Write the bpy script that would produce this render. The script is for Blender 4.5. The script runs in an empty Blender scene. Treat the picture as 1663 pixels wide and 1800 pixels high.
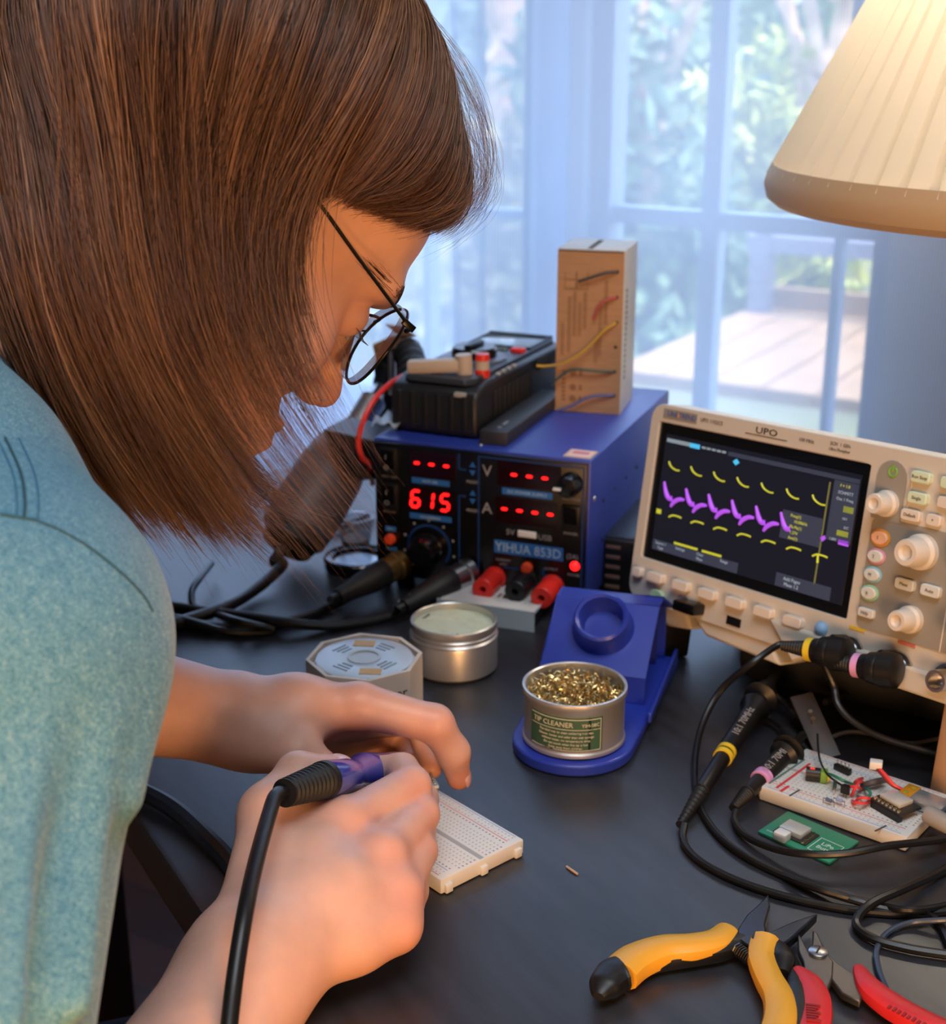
import bpy, bmesh, math, random
import numpy as np
from mathutils import Vector, Matrix, Euler, Quaternion
random.seed(7); rng = np.random.default_rng(7)
C = bpy.context.scene.collection
R = math.radians
# ------------------------------------------------------------------ camera
F, TH, H = 2500.0, R(18.7), 0.395           # focal length in pixels of the 1663 px wide frame, pitch, height over the desk top
CO, SI = math.cos(TH), math.sin(TH)
cam = bpy.data.objects.new('camera', bpy.data.cameras.new('camera')); C.objects.link(cam)
cam.data.sensor_fit = 'HORIZONTAL'; cam.data.sensor_width = 36; cam.data.lens = 36 * F / 1663
cam.location = (0, 0, H); cam.rotation_euler = (R(90) - TH, 0, 0)
cam.data.clip_start = .01; cam.data.clip_end = 200
cam.data.dof.use_dof = True; cam.data.dof.focus_distance = .66; cam.data.dof.aperture_fstop = 13
bpy.context.scene.camera = cam
# ------------------------------------------------------------------ world, sun, exposure
sc = bpy.context.scene
sc.view_settings.view_transform = 'Standard'; sc.view_settings.look = 'None'; sc.view_settings.gamma = 1
sc.view_settings.use_curve_mapping = False; sc.view_settings.exposure = 1.22
sc.cycles.use_denoising = True
sc.cycles.max_bounces = 8; sc.cycles.transparent_max_bounces = 24; sc.cycles.diffuse_bounces = 3; sc.cycles.glossy_bounces = 3
sc.cycles.transmission_bounces = 4; sc.cycles.sample_clamp_indirect = 4; sc.cycles.caustics_reflective = False; sc.cycles.caustics_refractive = False
w = bpy.data.worlds.new('daylight'); sc.world = w; w.use_nodes = True
wn = w.node_tree; bg = wn.nodes['Background']
sky = wn.nodes.new('ShaderNodeTexGradient'); tc = wn.nodes.new('ShaderNodeTexCoord'); sep = wn.nodes.new('ShaderNodeSeparateXYZ')
rmp = wn.nodes.new('ShaderNodeValToRGB'); wn.links.new(tc.outputs['Generated'], sep.inputs[0]); wn.links.new(sep.outputs['Z'], rmp.inputs[0])
wn.nodes.remove(sky)
rmp.color_ramp.elements[0].color = (.30, .33, .34, 1); rmp.color_ramp.elements[0].position = .0
rmp.color_ramp.elements[1].color = (.42, .62, 1, 1); rmp.color_ramp.elements[1].position = .35
wn.links.new(rmp.outputs[0], bg.inputs[0]); bg.inputs[1].default_value = 3.3

def lamp(name, typ, loc, energy, col, size=.3, target=None):
    d = bpy.data.lights.new(name, typ); d.energy = energy; d.color = col
    o = bpy.data.objects.new(name, d); C.objects.link(o); o.location = loc
    if typ == 'AREA': d.size = size
    elif typ == 'SUN': d.angle = size
    else: d.shadow_soft_size = size
    if target is not None:
        o.rotation_euler = (Vector(target) - Vector(loc)).to_track_quat('-Z', 'Y').to_euler()
    return o
lamp('sun', 'SUN', (3, 2, 6), 4.8, (1, .88, .70), R(1.5), (0.4, 3.4, -1))
lamp('overhead_fill', 'AREA', (.15, .1, 1.6), 9.5, (.86, .93, 1.0), 1.0, (0.1, .7, 0))  # added unseen soft fill standing in for cool daylight from above
lamp('assumed_warm_fill_right', 'AREA', (.22, -.12, .10), 1.7, (1, .52, .20), .20, (-.1, .6, .10))  # bare unseen area light, assumed source of the orange light on hand and cheek
lamp('assumed_warm_fill_left', 'AREA', (-.30, -.20, .12), 1.5, (1, .50, .18), .25, (-.1, .6, .28))  # second unseen warm area light added behind the camera, source only assumed

# ------------------------------------------------------------------ helpers
def ray(px, py): return Vector(((px - 831.5) / F, CO - (py - 900) / F * SI, -SI - (py - 900) / F * CO))
def G(px, py, z=0.0):
    d = ray(px, py); return Vector((0, 0, H)) + d * ((z - H) / d.z)
def D(px, py, Z): return Vector((0, 0, H)) + ray(px, py) * Z

def lin(c):
    c = [x / 255 for x in c]
    return tuple(x / 12.92 if x <= .04045 else ((x + .055) / 1.055) ** 2.4 for x in c) + (1,)
MATS = {}
def mat(name, col, rough=.5, metal=0, noise=None, bump=None, spec=.5, emit=0, coat=0, trans=0, sss=0, alpha=1, stretch=(1, 1, 1), col2=None, sheen=0, ior=None):
    if name in MATS: return MATS[name]
    m = bpy.data.materials.new(name); m.use_nodes = True; nt = m.node_tree; b = nt.nodes['Principled BSDF']
    c = lin(col); b.inputs['Base Color'].default_value = c
    b.inputs['Roughness'].default_value = rough; b.inputs['Metallic'].default_value = metal
    b.inputs['Specular IOR Level'].default_value = spec; b.inputs['Coat Weight'].default_value = coat
    b.inputs['Transmission Weight'].default_value = trans; b.inputs['Alpha'].default_value = alpha
    if ior: b.inputs['IOR'].default_value = ior
    if sheen: b.inputs['Sheen Weight'].default_value = sheen
    if sss:
        b.inputs['Subsurface Weight'].default_value = sss; b.inputs['Subsurface Radius'].default_value = (1, .35, .2); b.inputs['Subsurface Scale'].default_value = .006
    if emit: b.inputs['Emission Color'].default_value = c; b.inputs['Emission Strength'].default_value = emit
    if noise or bump:
        t = nt.nodes.new('ShaderNodeTexCoord'); mp = nt.nodes.new('ShaderNodeMapping'); mp.inputs['Scale'].default_value = stretch
        nt.links.new(t.outputs['Object'], mp.inputs[0])
    if noise:
        n = nt.nodes.new('ShaderNodeTexNoise'); n.inputs['Scale'].default_value = noise[0]; n.inputs['Detail'].default_value = 5
        nt.links.new(mp.outputs[0], n.inputs['Vector'])
        r = nt.nodes.new('ShaderNodeValToRGB'); nt.links.new(n.outputs[0], r.inputs[0])
        k = noise[1]; c2 = lin(col2) if col2 else tuple(x * (1 - k) for x in c[:3]) + (1,)
        r.color_ramp.elements[0].position = .32; r.color_ramp.elements[1].position = .68
        r.color_ramp.elements[0].color = c2; r.color_ramp.elements[1].color = c if col2 else tuple(min(1, x * (1 + k)) for x in c[:3]) + (1,)
        nt.links.new(r.outputs[0], b.inputs['Base Color'])
    if bump:
        n = nt.nodes.new('ShaderNodeTexNoise'); n.inputs['Scale'].default_value = bump[0]; n.inputs['Detail'].default_value = 4
        nt.links.new(mp.outputs[0], n.inputs['Vector'])
        bp = nt.nodes.new('ShaderNodeBump'); bp.inputs['Strength'].default_value = bump[1]; bp.inputs['Distance'].default_value = bump[2] if len(bump) > 2 else .001
        nt.links.new(n.outputs[0], bp.inputs['Height']); nt.links.new(bp.outputs[0], b.inputs['Normal'])
    MATS[name] = m
    return m

def frame(loc, ex=None, ez=(0, 0, 1), yaw=None):
    """matrix with local x along ex, local z as near ez as it can be"""
    if yaw is not None: ex = (math.cos(R(yaw)), math.sin(R(yaw)), 0)
    ex = Vector(ex).normalized(); ez = Vector(ez).normalized(); ey = ez.cross(ex).normalized(); ez = ex.cross(ey).normalized()
    m = Matrix.Identity(4)
    for i, v in enumerate((ex, ey, ez)):
        for j in range(3): m[j][i] = v[j]
    m.translation = Vector(loc); return m

class MB:
    def __init__(s): s.bm = bmesh.new()
    def _add(s, vs, fs, M=None, smooth=True):
        b = s.bm; vv = [b.verts.new(M @ Vector(v) if M else Vector(v)) for v in vs]
        for f in fs:
            try: fc = b.faces.new([vv[i] for i in f]); fc.smooth = smooth
            except ValueError: pass
        return s
    def box(s, x0, x1, y0, y1, z0, z1, M=None, bev=0, seg=2):
        if bev:
            t = bmesh.new(); bmesh.ops.create_cube(t, size=1)
            for v in t.verts: v.co = Vector(((x0 + x1) / 2 + v.co.x * (x1 - x0), (y0 + y1) / 2 + v.co.y * (y1 - y0), (z0 + z1) / 2 + v.co.z * (z1 - z0)))
            bmesh.ops.bevel(t, geom=t.edges[:], offset=bev, segments=seg, affect='EDGES', profile=.5)
            t.verts.index_update(); s._add([v.co.copy() for v in t.verts], [[v.index for v in f.verts] for f in t.faces], M); t.free(); return s
        vs = [(x, y, z) for z in (z0, z1) for y in (y0, y1) for x in (x0, x1)]
        return s._add(vs, [(0, 2, 3, 1), (4, 5, 7, 6), (0, 1, 5, 4), (2, 6, 7, 3), (0, 4, 6, 2), (1, 3, 7, 5)], M)
    def lathe(s, prof, seg=32, M=None, closed=False):
        vs, fs = [], []; n = len(prof)
        for r, z in prof:
            for k in range(seg):
                a = 2 * math.pi * k / seg; vs.append((max(r, 0) * math.cos(a), max(r, 0) * math.sin(a), z))
        rng_ = range(n) if closed else range(n - 1)
        for i in rng_:
            j = (i + 1) % n
            for k in range(seg):
                k2 = (k + 1) % seg; fs.append((i * seg + k, i * seg + k2, j * seg + k2, j * seg + k))
        if not closed:
            if prof[0][0] > 1e-7: fs.append(tuple(range(seg))[::-1])
            if prof[-1][0] > 1e-7: fs.append(tuple((n - 1) * seg + k for k in range(seg)))
        return s._add(vs, fs, M)
    def cyl(s, p0, p1, r0, r1=None, seg=20, prof=None):
        p0, p1 = Vector(p0), Vector(p1); d = p1 - p0; L = d.length; r1 = r0 if r1 is None else r1
        M = Matrix.Translation(p0) @ d.to_track_quat('Z', 'Y').to_matrix().to_4x4()
        return s.lathe([(r0, 0), (r1, L)] if prof is None else [(r, t * L) for r, t in prof], seg, M)
    def tube(s, pts, r, seg=8, smooth=True, cap=True):
        P = [Vector(p) for p in pts]; n = len(P); rs = r if hasattr(r, '__len__') else [r] * n
        up = None; vs, fs = [], []
        for i in range(n):
            t = (P[min(i + 1, n - 1)] - P[max(i - 1, 0)]).normalized()
            if up is None: up = t.orthogonal().normalized()
            up = (up - t * up.dot(t)); up = up.normalized() if up.length > 1e-6 else t.orthogonal().normalized()
            q = t.cross(up)
            for k in range(seg):
                a = 2 * math.pi * k / seg; vs.append(P[i] + (up * math.cos(a) + q * math.sin(a)) * rs[i])
        for i in range(n - 1):
            for k in range(seg):
                k2 = (k + 1) % seg; fs.append((i * seg + k, i * seg + k2, (i + 1) * seg + k2, (i + 1) * seg + k))
        if cap: fs.append(tuple(range(seg))[::-1]); fs.append(tuple((n - 1) * seg + k for k in range(seg)))
        return s._add(vs, fs)
    def prism(s, poly, h0, h1, M=None, ax='z'):
        n = len(poly); f = {'z': lambda a, b, h: (a, b, h), 'y': lambda a, b, h: (a, h, b), 'x': lambda a, b, h: (h, a, b)}[ax]
        vs = [f(a, b, h0) for a, b in poly] + [f(a, b, h1) for a, b in poly]
        fs = [tuple(range(n))[::-1], tuple(range(n, 2 * n))] + [(i, (i + 1) % n, n + (i + 1) % n, n + i) for i in range(n)]
        return s._add(vs, fs, M)
    def ball(s, c, r, M=None, seg=16, sc_=(1, 1, 1)):
        N = seg // 2; vs = []
        T = Matrix.Translation(c) @ Matrix.Diagonal((*sc_, 1))
        if M: T = M @ T
        return s.lathe([(r * math.sin(math.pi * i / N), -r * math.cos(math.pi * i / N)) for i in range(N + 1)], seg, T)
    def build(s, name, m, parent=None, bevel=0, sharp=35, sub=0):
        bmesh.ops.remove_doubles(s.bm, verts=s.bm.verts, dist=1e-6); bmesh.ops.recalc_face_normals(s.bm, faces=s.bm.faces)
        me = bpy.data.meshes.new(name); s.bm.to_mesh(me); s.bm.free()
        me.set_sharp_from_angle(angle=R(sharp))
        o = bpy.data.objects.new(name, me); C.objects.link(o); me.materials.append(m)
        if parent: o.parent = parent
        if bevel:
            b = o.modifiers.new('bevel', 'BEVEL'); b.width = bevel; b.segments = 2; b.limit_method = 'ANGLE'; b.angle_limit = R(40)
        if sub:
            b = o.modifiers.new('sub', 'SUBSURF'); b.levels = sub; b.render_levels = sub
        return o
def tag(o, label=None, cat=None, group=None, kind=None):
    if label: o['label'] = label
    if cat: o['category'] = cat
    if group: o['group'] = group
    if kind: o['kind'] = kind
    return o
def thing(name, label, cat, M=None, group=None):
    o = bpy.data.objects.new(name, None); C.objects.link(o); o.empty_display_size = .01
    if M is not None: o.matrix_world = M
    return tag(o, label, cat, group)
def meshobj(name, verts, faces, m, parent=None, smooth=True):
    me = bpy.data.meshes.new(name); me.from_pydata([tuple(v) for v in verts], [], [tuple(f) for f in faces]); me.update()
    if smooth: me.shade_smooth()
    me.materials.append(m); o = bpy.data.objects.new(name, me); C.objects.link(o)
    if parent: o.parent = parent
    return o
def crom(pts, n=8):
    P = [Vector(p) for p in pts]; out = []
    for i in range(len(P) - 1):
        a, b, c, d = P[max(i - 1, 0)], P[i], P[i + 1], P[min(i + 2, len(P) - 1)]
        for k in range(n):
            t = k / n
            out.append(.5 * ((2 * b) + (c - a) * t + (2 * a - 5 * b + 4 * c - d) * t * t + (3 * b - a - 3 * c + d) * t ** 3))
    out.append(P[-1]); return out
def cable_pts(l, n=8): return crom([G(*p) for p in l], n)
def text_into(mb, s, M, size, depth=.0001, align='CENTER', sx=1.0):
    """lettering in the local xz plane of M (reading along x, up along z, facing -y)"""
    cu = bpy.data.curves.new('t', 'FONT'); cu.body = s; cu.size = size; cu.align_x = align; cu.align_y = 'CENTER'; cu.extrude = depth; cu.resolution_u = 2
    o = bpy.data.objects.new('t', cu); C.objects.link(o); dg = bpy.context.evaluated_depsgraph_get()
    me = bpy.data.meshes.new_from_object(o.evaluated_get(dg)); bpy.data.objects.remove(o); bpy.data.curves.remove(cu)
    T = M @ Matrix.Rotation(R(90), 4, 'X') @ Matrix.Diagonal((sx, 1, 1, 1))
    mb._add([v.co.copy() for v in me.vertices], [list(p.vertices) for p in me.polygons], T, False); bpy.data.meshes.remove(me)
def at(x, y, z, rot=0): return Matrix.Translation((x, y, z)) @ Matrix.Rotation(rot, 4, 'Y')
# ------------------------------------------------------------------ materials
M_desk = mat('black_brown_desk', (38, 39, 45), .40, noise=(14, .35), bump=(260, .12, .0004), stretch=(1, 6, 1), spec=.85)
M_blue = mat('blue_enamel', (43, 62, 150), .38, bump=(900, .15, .0003), spec=.5)
M_standblue = mat('blue_stand_enamel', (40, 60, 165), .33, bump=(700, .1, .0003))
M_black = mat('black_plastic', (16, 16, 18), .42)
M_blackgloss = mat('glossy_black_plastic', (12, 12, 14), .18)
M_rubber = mat('black_rubber', (20, 20, 22), .55)
M_cable = mat('black_cable', (17, 17, 19), .38)
M_panel = mat('black_front_panel', (11, 9, 10), .3)
M_red = mat('red_plastic', (225, 45, 35), .35)
M_orange = mat('orange_button', (225, 75, 40), .4)
M_led = mat('red_led', (255, 22, 22), .4, emit=1.3)
M_ledpanel = mat('dark_red_window', (30, 6, 8), .15)
M_bprint = mat('blue_print', (40, 105, 175), .5)
M_dprint = mat('dark_blue_print', (12, 55, 110), .5)
M_wprint = mat('grey_print', (150, 148, 148), .6)
M_white = mat('white_plastic', (228, 226, 222), .4)
M_steel = mat('brushed_steel', (190, 190, 192), .28, 1)
M_alu = mat('aluminium_tin', (205, 202, 198), .36, .75, bump=(160, .08, .0004), stretch=(1, 1, 14))
M_beige = mat('beige_scope_plastic', (204, 196, 184), .5)
M_beigebtn = mat('light_beige_button', (222, 212, 200), .45)
M_greyarea = mat('grey_scope_area', (150, 145, 136), .55)
# ------------------------------------------------------------------ desk
u1 = Vector((.5, -.866, 0)).normalized(); u2 = Vector((.866, .5, 0)).normalized()
A0 = Vector((-.188, .679, 0)) - u1 * .53
Md = frame((0, 0, 0), u1); Ad = Md.inverted() @ A0
dk = thing('desk', 'black-brown wooden desk carrying all the electronics gear', 'desk', Matrix.Translation(Md @ Ad) @ Md.to_3x3().to_4x4())
mb = MB(); mb.box(0, 1.5, 0, .79, -.032, 0, bev=.003); mb.build('desk_top', M_desk, dk)
for x, y in ((.04, .05), (1.40, .05), (.04, .69), (1.40, .69)):
    mb = MB(); mb.box(x, x + .055, y, y + .055, -.74, -.032, bev=.002); mb.build('leg', M_desk, dk)
mb = MB(); mb.box(.095, 1.40, .06, .078, -.10, -.032); mb.box(.095, 1.40, .715, .733, -.10, -.032); mb.build('apron', M_desk, dk)
# ------------------------------------------------------------------ room shell
yaw = R(31); wn_ = Vector((math.sin(yaw), math.cos(yaw), 0)); we = Vector((math.cos(yaw), -math.sin(yaw), 0))
MW = frame(wn_ * 1.55, we)            # local x along the window wall, y outwards, z up, origin at desk height
M_wall = mat('pale_blue_grey_wall', (196, 200, 208), .8, noise=(6, .05))
M_trim = mat('shaded_white_paint', (158, 170, 190), .5)  # white paint toned darker and bluer to hold the shade of its inner side
FZ = -.74
def wallbox(name, m, boxes, bev=0, M=MW, kind='structure'):
    mb = MB()
    for b in boxes: mb.box(*b)
    o = mb.build(name, m, None, bevel=bev); o.matrix_world = M
    return tag(o, kind=kind)
WB, WT = -.10, 1.30                      # window sill and head
wallbox('wall_window', M_wall, [(-3.2, -2.30, 0, .12, FZ, 1.7), (-2.30, -.41, 0, .12, FZ, WB), (-2.30, -.41, 0, .12, WT, 1.7), (-.41, 1.6, 0, .12, FZ, 1.7)])
def window(name, x0, x1, vbars, hbars):
    e = bpy.data.objects.new(name, None); C.objects.link(e); e.matrix_world = MW; tag(e, kind='structure')
    mb = MB(); y0, y1 = .02, .065
    mb.box(x0, x0 + .022, y0, y1, WB, WT); mb.box(x1 - .022, x1, y0, y1, WB, WT); mb.box(x0, x1, y0, y1, WB, WB + .03); mb.box(x0, x1, y0, y1, WT - .03, WT)
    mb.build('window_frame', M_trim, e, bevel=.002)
    mb = MB()
    for v, w_ in vbars: mb.box(v - w_ / 2, v + w_ / 2, .028, .055, WB, WT)
    for h, w_ in hbars: mb.box(x0, x1, .030, .053, h - w_ / 2, h + w_ / 2)
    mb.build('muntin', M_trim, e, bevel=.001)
    mb = MB(); mb.box(x0 + .01, x1 - .01, .040, .043, WB + .01, WT - .01)
    g = mb.build('pane', M_glass, e)
    return e
M_glass = bpy.data.materials.new('window_glass'); M_glass.use_nodes = True
nt = M_glass.node_tree; nt.nodes.clear(); o_ = nt.nodes.new('ShaderNodeOutputMaterial'); mx = nt.nodes.new('ShaderNodeMixShader')
t_ = nt.nodes.new('ShaderNodeBsdfTransparent'); g_ = nt.nodes.new('ShaderNodeBsdfGlossy'); g_.inputs['Roughness'].default_value = .02
mx.inputs[0].default_value = .05; nt.links.new(t_.outputs[0], mx.inputs[1]); nt.links.new(g_.outputs[0], mx.inputs[2]); nt.links.new(mx.outputs[0], o_.inputs[0])
window('window_1', -.775, -.41, [(-.627, .022), (-.474, .009)], [(.185, .020), (.56, .02), (.93, .02)])
window('window_2', -1.40, -.85, [(-.872, .006), (-1.02, .009), (-1.18, .022), (-1.3, .009)], [(.175, .012), (.56, .02), (.93, .02)])
window('window_3', -2.30, -1.40, [(-1.55, .01), (-1.85, .022), (-2.1, .01)], [(.175, .02), (.56, .02), (.93, .02)])
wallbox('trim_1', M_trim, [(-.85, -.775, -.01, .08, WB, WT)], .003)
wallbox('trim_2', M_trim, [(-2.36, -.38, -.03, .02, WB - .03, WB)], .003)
tag(wallbox('baseboard_window', M_trim, [(-3.2, 1.6, -.015, 0, FZ, FZ + .09)], .003), kind='structure')
M_floor = mat('oak_floor', (120, 68, 40), .45, noise=(5, .4), stretch=(1, 9, 1), bump=(40, .1))
def planks():
    nt = M_floor.node_tree; br = nt.nodes.new('ShaderNodeTexBrick'); t = nt.nodes.new('ShaderNodeTexCoord'); mp = nt.nodes.new('ShaderNodeMapping')
    mp.inputs['Rotation'].default_value = (0, 0, R(29)); nt.links.new(t.outputs['Object'], mp.inputs[0]); nt.links.new(mp.outputs[0], br.inputs[0])
    br.inputs['Scale'].default_value = 1; br.inputs['Brick Width'].default_value = .9; br.inputs['Row Height'].default_value = .085; br.inputs['Mortar Size'].default_value = .0015
    br.inputs['Color1'].default_value = lin((128, 72, 44)); br.inputs['Color2'].default_value = lin((96, 54, 32)); br.inputs['Mortar'].default_value = lin((40, 22, 14))
    mxn = nt.nodes.new('ShaderNodeMix'); mxn.data_type = 'RGBA'; mxn.blend_type = 'MULTIPLY'; mxn.inputs[0].default_value = .5
    b = nt.nodes['Principled BSDF']; src = b.inputs['Base Color'].links[0].from_socket
    nt.links.new(br.outputs[0], mxn.inputs[6]); nt.links.new(src, mxn.inputs[7]); nt.links.new(mxn.outputs[2], b.inputs['Base Color'])
planks()
def slab(name, m, pts, z0, z1):
    mb = MB(); mb.prism([(p[0], p[1]) for p in pts], z0, z1); return tag(mb.build(name, m), kind='structure')
def W(x, y): v = MW @ Vector((x, y, 0)); return (v.x, v.y)
room = [W(-3.2, .0), W(1.6, .0), W(1.6, -3.4), W(-3.2, -3.4)]
slab('floor', M_floor, room, FZ - .05, FZ)
M_room = mat('warm_room_paint', (168, 164, 160), .85, noise=(4, .05))
slab('ceiling', mat('white_ceiling', (190, 185, 178), .9), room, 1.7, 1.75)
wallbox('wall_right', M_room, [(1.6, 1.7, -3.4, .12, FZ, 1.7)])
wallbox('wall_left', M_room, [(-3.3, -3.2, -3.4, .12, FZ, 1.7)])
wallbox('wall_back', M_room, [(-3.3, 1.7, -3.5, -3.4, FZ, 1.7)])
# ------------------------------------------------------------------ sheer curtain
def sheer(name, col, tr, sc_=1):
    m = bpy.data.materials.new(name); m.use_nodes = True; nt = m.node_tree; nt.nodes.clear()
    o = nt.nodes.new('ShaderNodeOutputMaterial'); mx = nt.nodes.new('ShaderNodeMixShader'); t = nt.nodes.new('ShaderNodeBsdfTransparent')
    mx2 = nt.nodes.new('ShaderNodeMixShader'); d = nt.nodes.new('ShaderNodeBsdfDiffuse'); tl = nt.nodes.new('ShaderNodeBsdfTranslucent')
    d.inputs[0].default_value = lin(col); tl.inputs[0].default_value = lin(col); mx2.inputs[0].default_value = .72
    nt.links.new(d.outputs[0], mx2.inputs[1]); nt.links.new(tl.outputs[0], mx2.inputs[2])
    # weave: fine vertical threads; denser where the cloth is seen at a slant
    lw = nt.nodes.new('ShaderNodeLayerWeight'); lw.inputs[0].default_value = .15
    tc = nt.nodes.new('ShaderNodeTexCoord'); wv = nt.nodes.new('ShaderNodeTexWave'); wv.inputs['Scale'].default_value = 110 * sc_; wv.inputs['Distortion'].default_value = .6; wv.inputs['Detail'].default_value = 1
    nt.links.new(tc.outputs['Object'], wv.inputs[0])
    mr = nt.nodes.new('ShaderNodeMapRange'); mr.inputs['To Min'].default_value = 1 - tr - .07; mr.inputs['To Max'].default_value = 1 - tr + .07; nt.links.new(wv.outputs[1], mr.inputs[0])
    ad = nt.nodes.new('ShaderNodeMath'); ad.operation = 'ADD'; ad.use_clamp = True; nt.links.new(mr.outputs[0], ad.inputs[0]); nt.links.new(lw.outputs['Facing'], ad.inputs[1])
    sb = nt.nodes.new('ShaderNodeMath'); sb.operation = 'MULTIPLY'; sb.inputs[1].default_value = .96; nt.links.new(ad.outputs[0], sb.inputs[0])
    nt.links.new(sb.outputs[0], mx.inputs[0]); nt.links.new(t.outputs[0], mx.inputs[1]); nt.links.new(mx2.outputs[0], mx.inputs[2]); nt.links.new(mx.outputs[0], o.inputs[0])
    return m
M_sheer = sheer('sheer_white_voile', (232, 238, 248), .44); M_sheer2 = sheer('gathered_white_voile', (226, 236, 250), .24)
def curtain(name, label, x0, x1, y, fold, amp, phase, dense=None):
    n = int((x1 - x0) / .004); vs, fs = [], []; zs = [1.62, 1.2, .8, .4, .2, 0, -.25, -.5, FZ + .02]
    for iz, z in enumerate(zs):
        for i in range(n + 1):
            x = x0 + (x1 - x0) * i / n; a = amp(x)
            ph = 2 * math.pi * (x / fold(x)) + phase
            yy = y + a * math.sin(ph + .25 * math.sin(2.2 * z + x * 9)) + .3 * a * math.sin(2.3 * ph + 1 + z)
            vs.append((x + .3 * a * math.sin(2 * ph) * (1 + .3 * z), yy, z))
    for iz in range(len(zs) - 1):
        for i in range(n):
            k = iz * (n + 1) + i; fs.append((k, k + 1, k + n + 2, k + n + 1))
    o = meshobj(name, vs, fs, M_sheer2 if dense else M_sheer); o.matrix_world = MW; return tag(o, label, 'curtain')
curtain('sheer_curtain', 'sheer white curtain panel hanging flat before the muntined window', -.80, 1.1, -.09, lambda x: .30, lambda x: .006, .4)
curtain('sheer_curtain', 'gathered sheer white curtain panel with soft folds behind the bent head', -2.5, -.745, -.10, lambda x: .115, lambda x: .011, .9, True)
mb = MB(); mb.cyl((-2.7, -.10, 1.63), (1.2, -.10, 1.63), .009); cr = mb.build('curtain_rod', M_steel); cr.matrix_world = MW; tag(cr, 'slim metal rod carrying the sheer curtains above the window', 'curtain rod')
# ------------------------------------------------------------------ outside
M_lawn = mat('garden_ground', (104, 106, 74), .9, noise=(1.2, .35))
mb = MB(); mb.box(-9, 9, .2, 16, -1.3, -1.2); gd = mb.build('garden_ground', M_lawn); gd.matrix_world = MW; tag(gd, kind='structure')
M_cream = mat('sunlit_cream_boards', (150, 118, 84), .7, noise=(7, .12), stretch=(1, 1, 12))
def out(name, label, cat):
    return thing(name, label, cat, MW)
MWi = MW.inverted(); EYE = MWi @ Vector((0, 0, H))
def OW(px, py, y):            # a point outdoors in the wall's frame, y metres beyond the wall
    d = MWi.to_3x3() @ ray(px, py); return EYE + d * ((y - EYE.y) / d.y)
dkx = out('timber_deck', 'sunlit cream timber deck with a rail seen through the right panes', 'deck')
a, b = OW(1230, 740, 3.0), OW(1580, 740, 3.0)
mb = MB()
xd0 = OW(1228, 640, 3.0).x
for i in range(18):
    x = xd0 + i * .16
    mb.box(x, x + .15, 2.3, 3.5, -.62, -.58)
mb.build('deck_board', M_cream, dkx)
mb = MB(); p0, p1 = OW(1210, 600, 2.6), OW(1600, 560, 3.2)
mb.box(xd0, xd0 + 2.9, 3.5, 3.54, -.66, -.50)
mb.build('edge_board', M_cream, dkx)
xs0 = OW(1455, 600, 4.9).x
for t in range(9): mb = MB(); mb.box(xs0, xs0 + 1.6, 4.9, 4.94, -.58 + t * .105, -.48 + t * .105); mb.build('shed_board', M_cream, dkx)
mb = MB(); mb.box(xd0, xd0 + 2.9, 3.4, 3.46, -.36, -.30); mb.build('rail', mat('grey_rail', (120, 118, 128), .7), dkx)
for x in (xd0 + .02, xd0 + .9, xd0 + 1.8):
    mb = MB(); mb.box(x, x + .07, 3.39, 3.47, -.6, -.30); mb.build('post', MATS['grey_rail'], dkx)
M_leaf = [mat('leaf_%s' % n, c, .6, noise=(3, .3)) for n, c in (('sunny', (176, 178, 84)), ('mid', (112, 132, 74)), ('cool', (98, 122, 84)), ('pale', (190, 172, 120)))]
M_bark = mat('tan_bark', (200, 165, 130), .8, noise=(8, .3))
def leaves(name, cs, n, size, m, parent):
    vs = np.empty((n * 4, 3)); k = rng.integers(0, len(cs), n)
    c = np.array([q[0] for q in cs])[k]; r = np.array([q[1] for q in cs])[k]
    p = rng.normal(size=(n, 3)); p /= np.linalg.norm(p, axis=1)[:, None]; p = c + p * (r * rng.random(n) ** .4)[:, None]
    a = rng.normal(size=(n, 3)); a /= np.linalg.norm(a, axis=1)[:, None]; b = np.cross(a, rng.normal(size=(n, 3))); b /= np.linalg.norm(b, axis=1)[:, None]
    L = size * (.6 + .8 * rng.random(n))[:, None]
    vs[0::4] = p - a * L; vs[1::4] = p + b * L * .4; vs[2::4] = p + a * L; vs[3::4] = p - b * L * .4
    return meshobj(name, vs, np.arange(n * 4).reshape(n, 4), m, parent, smooth=False)
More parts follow.
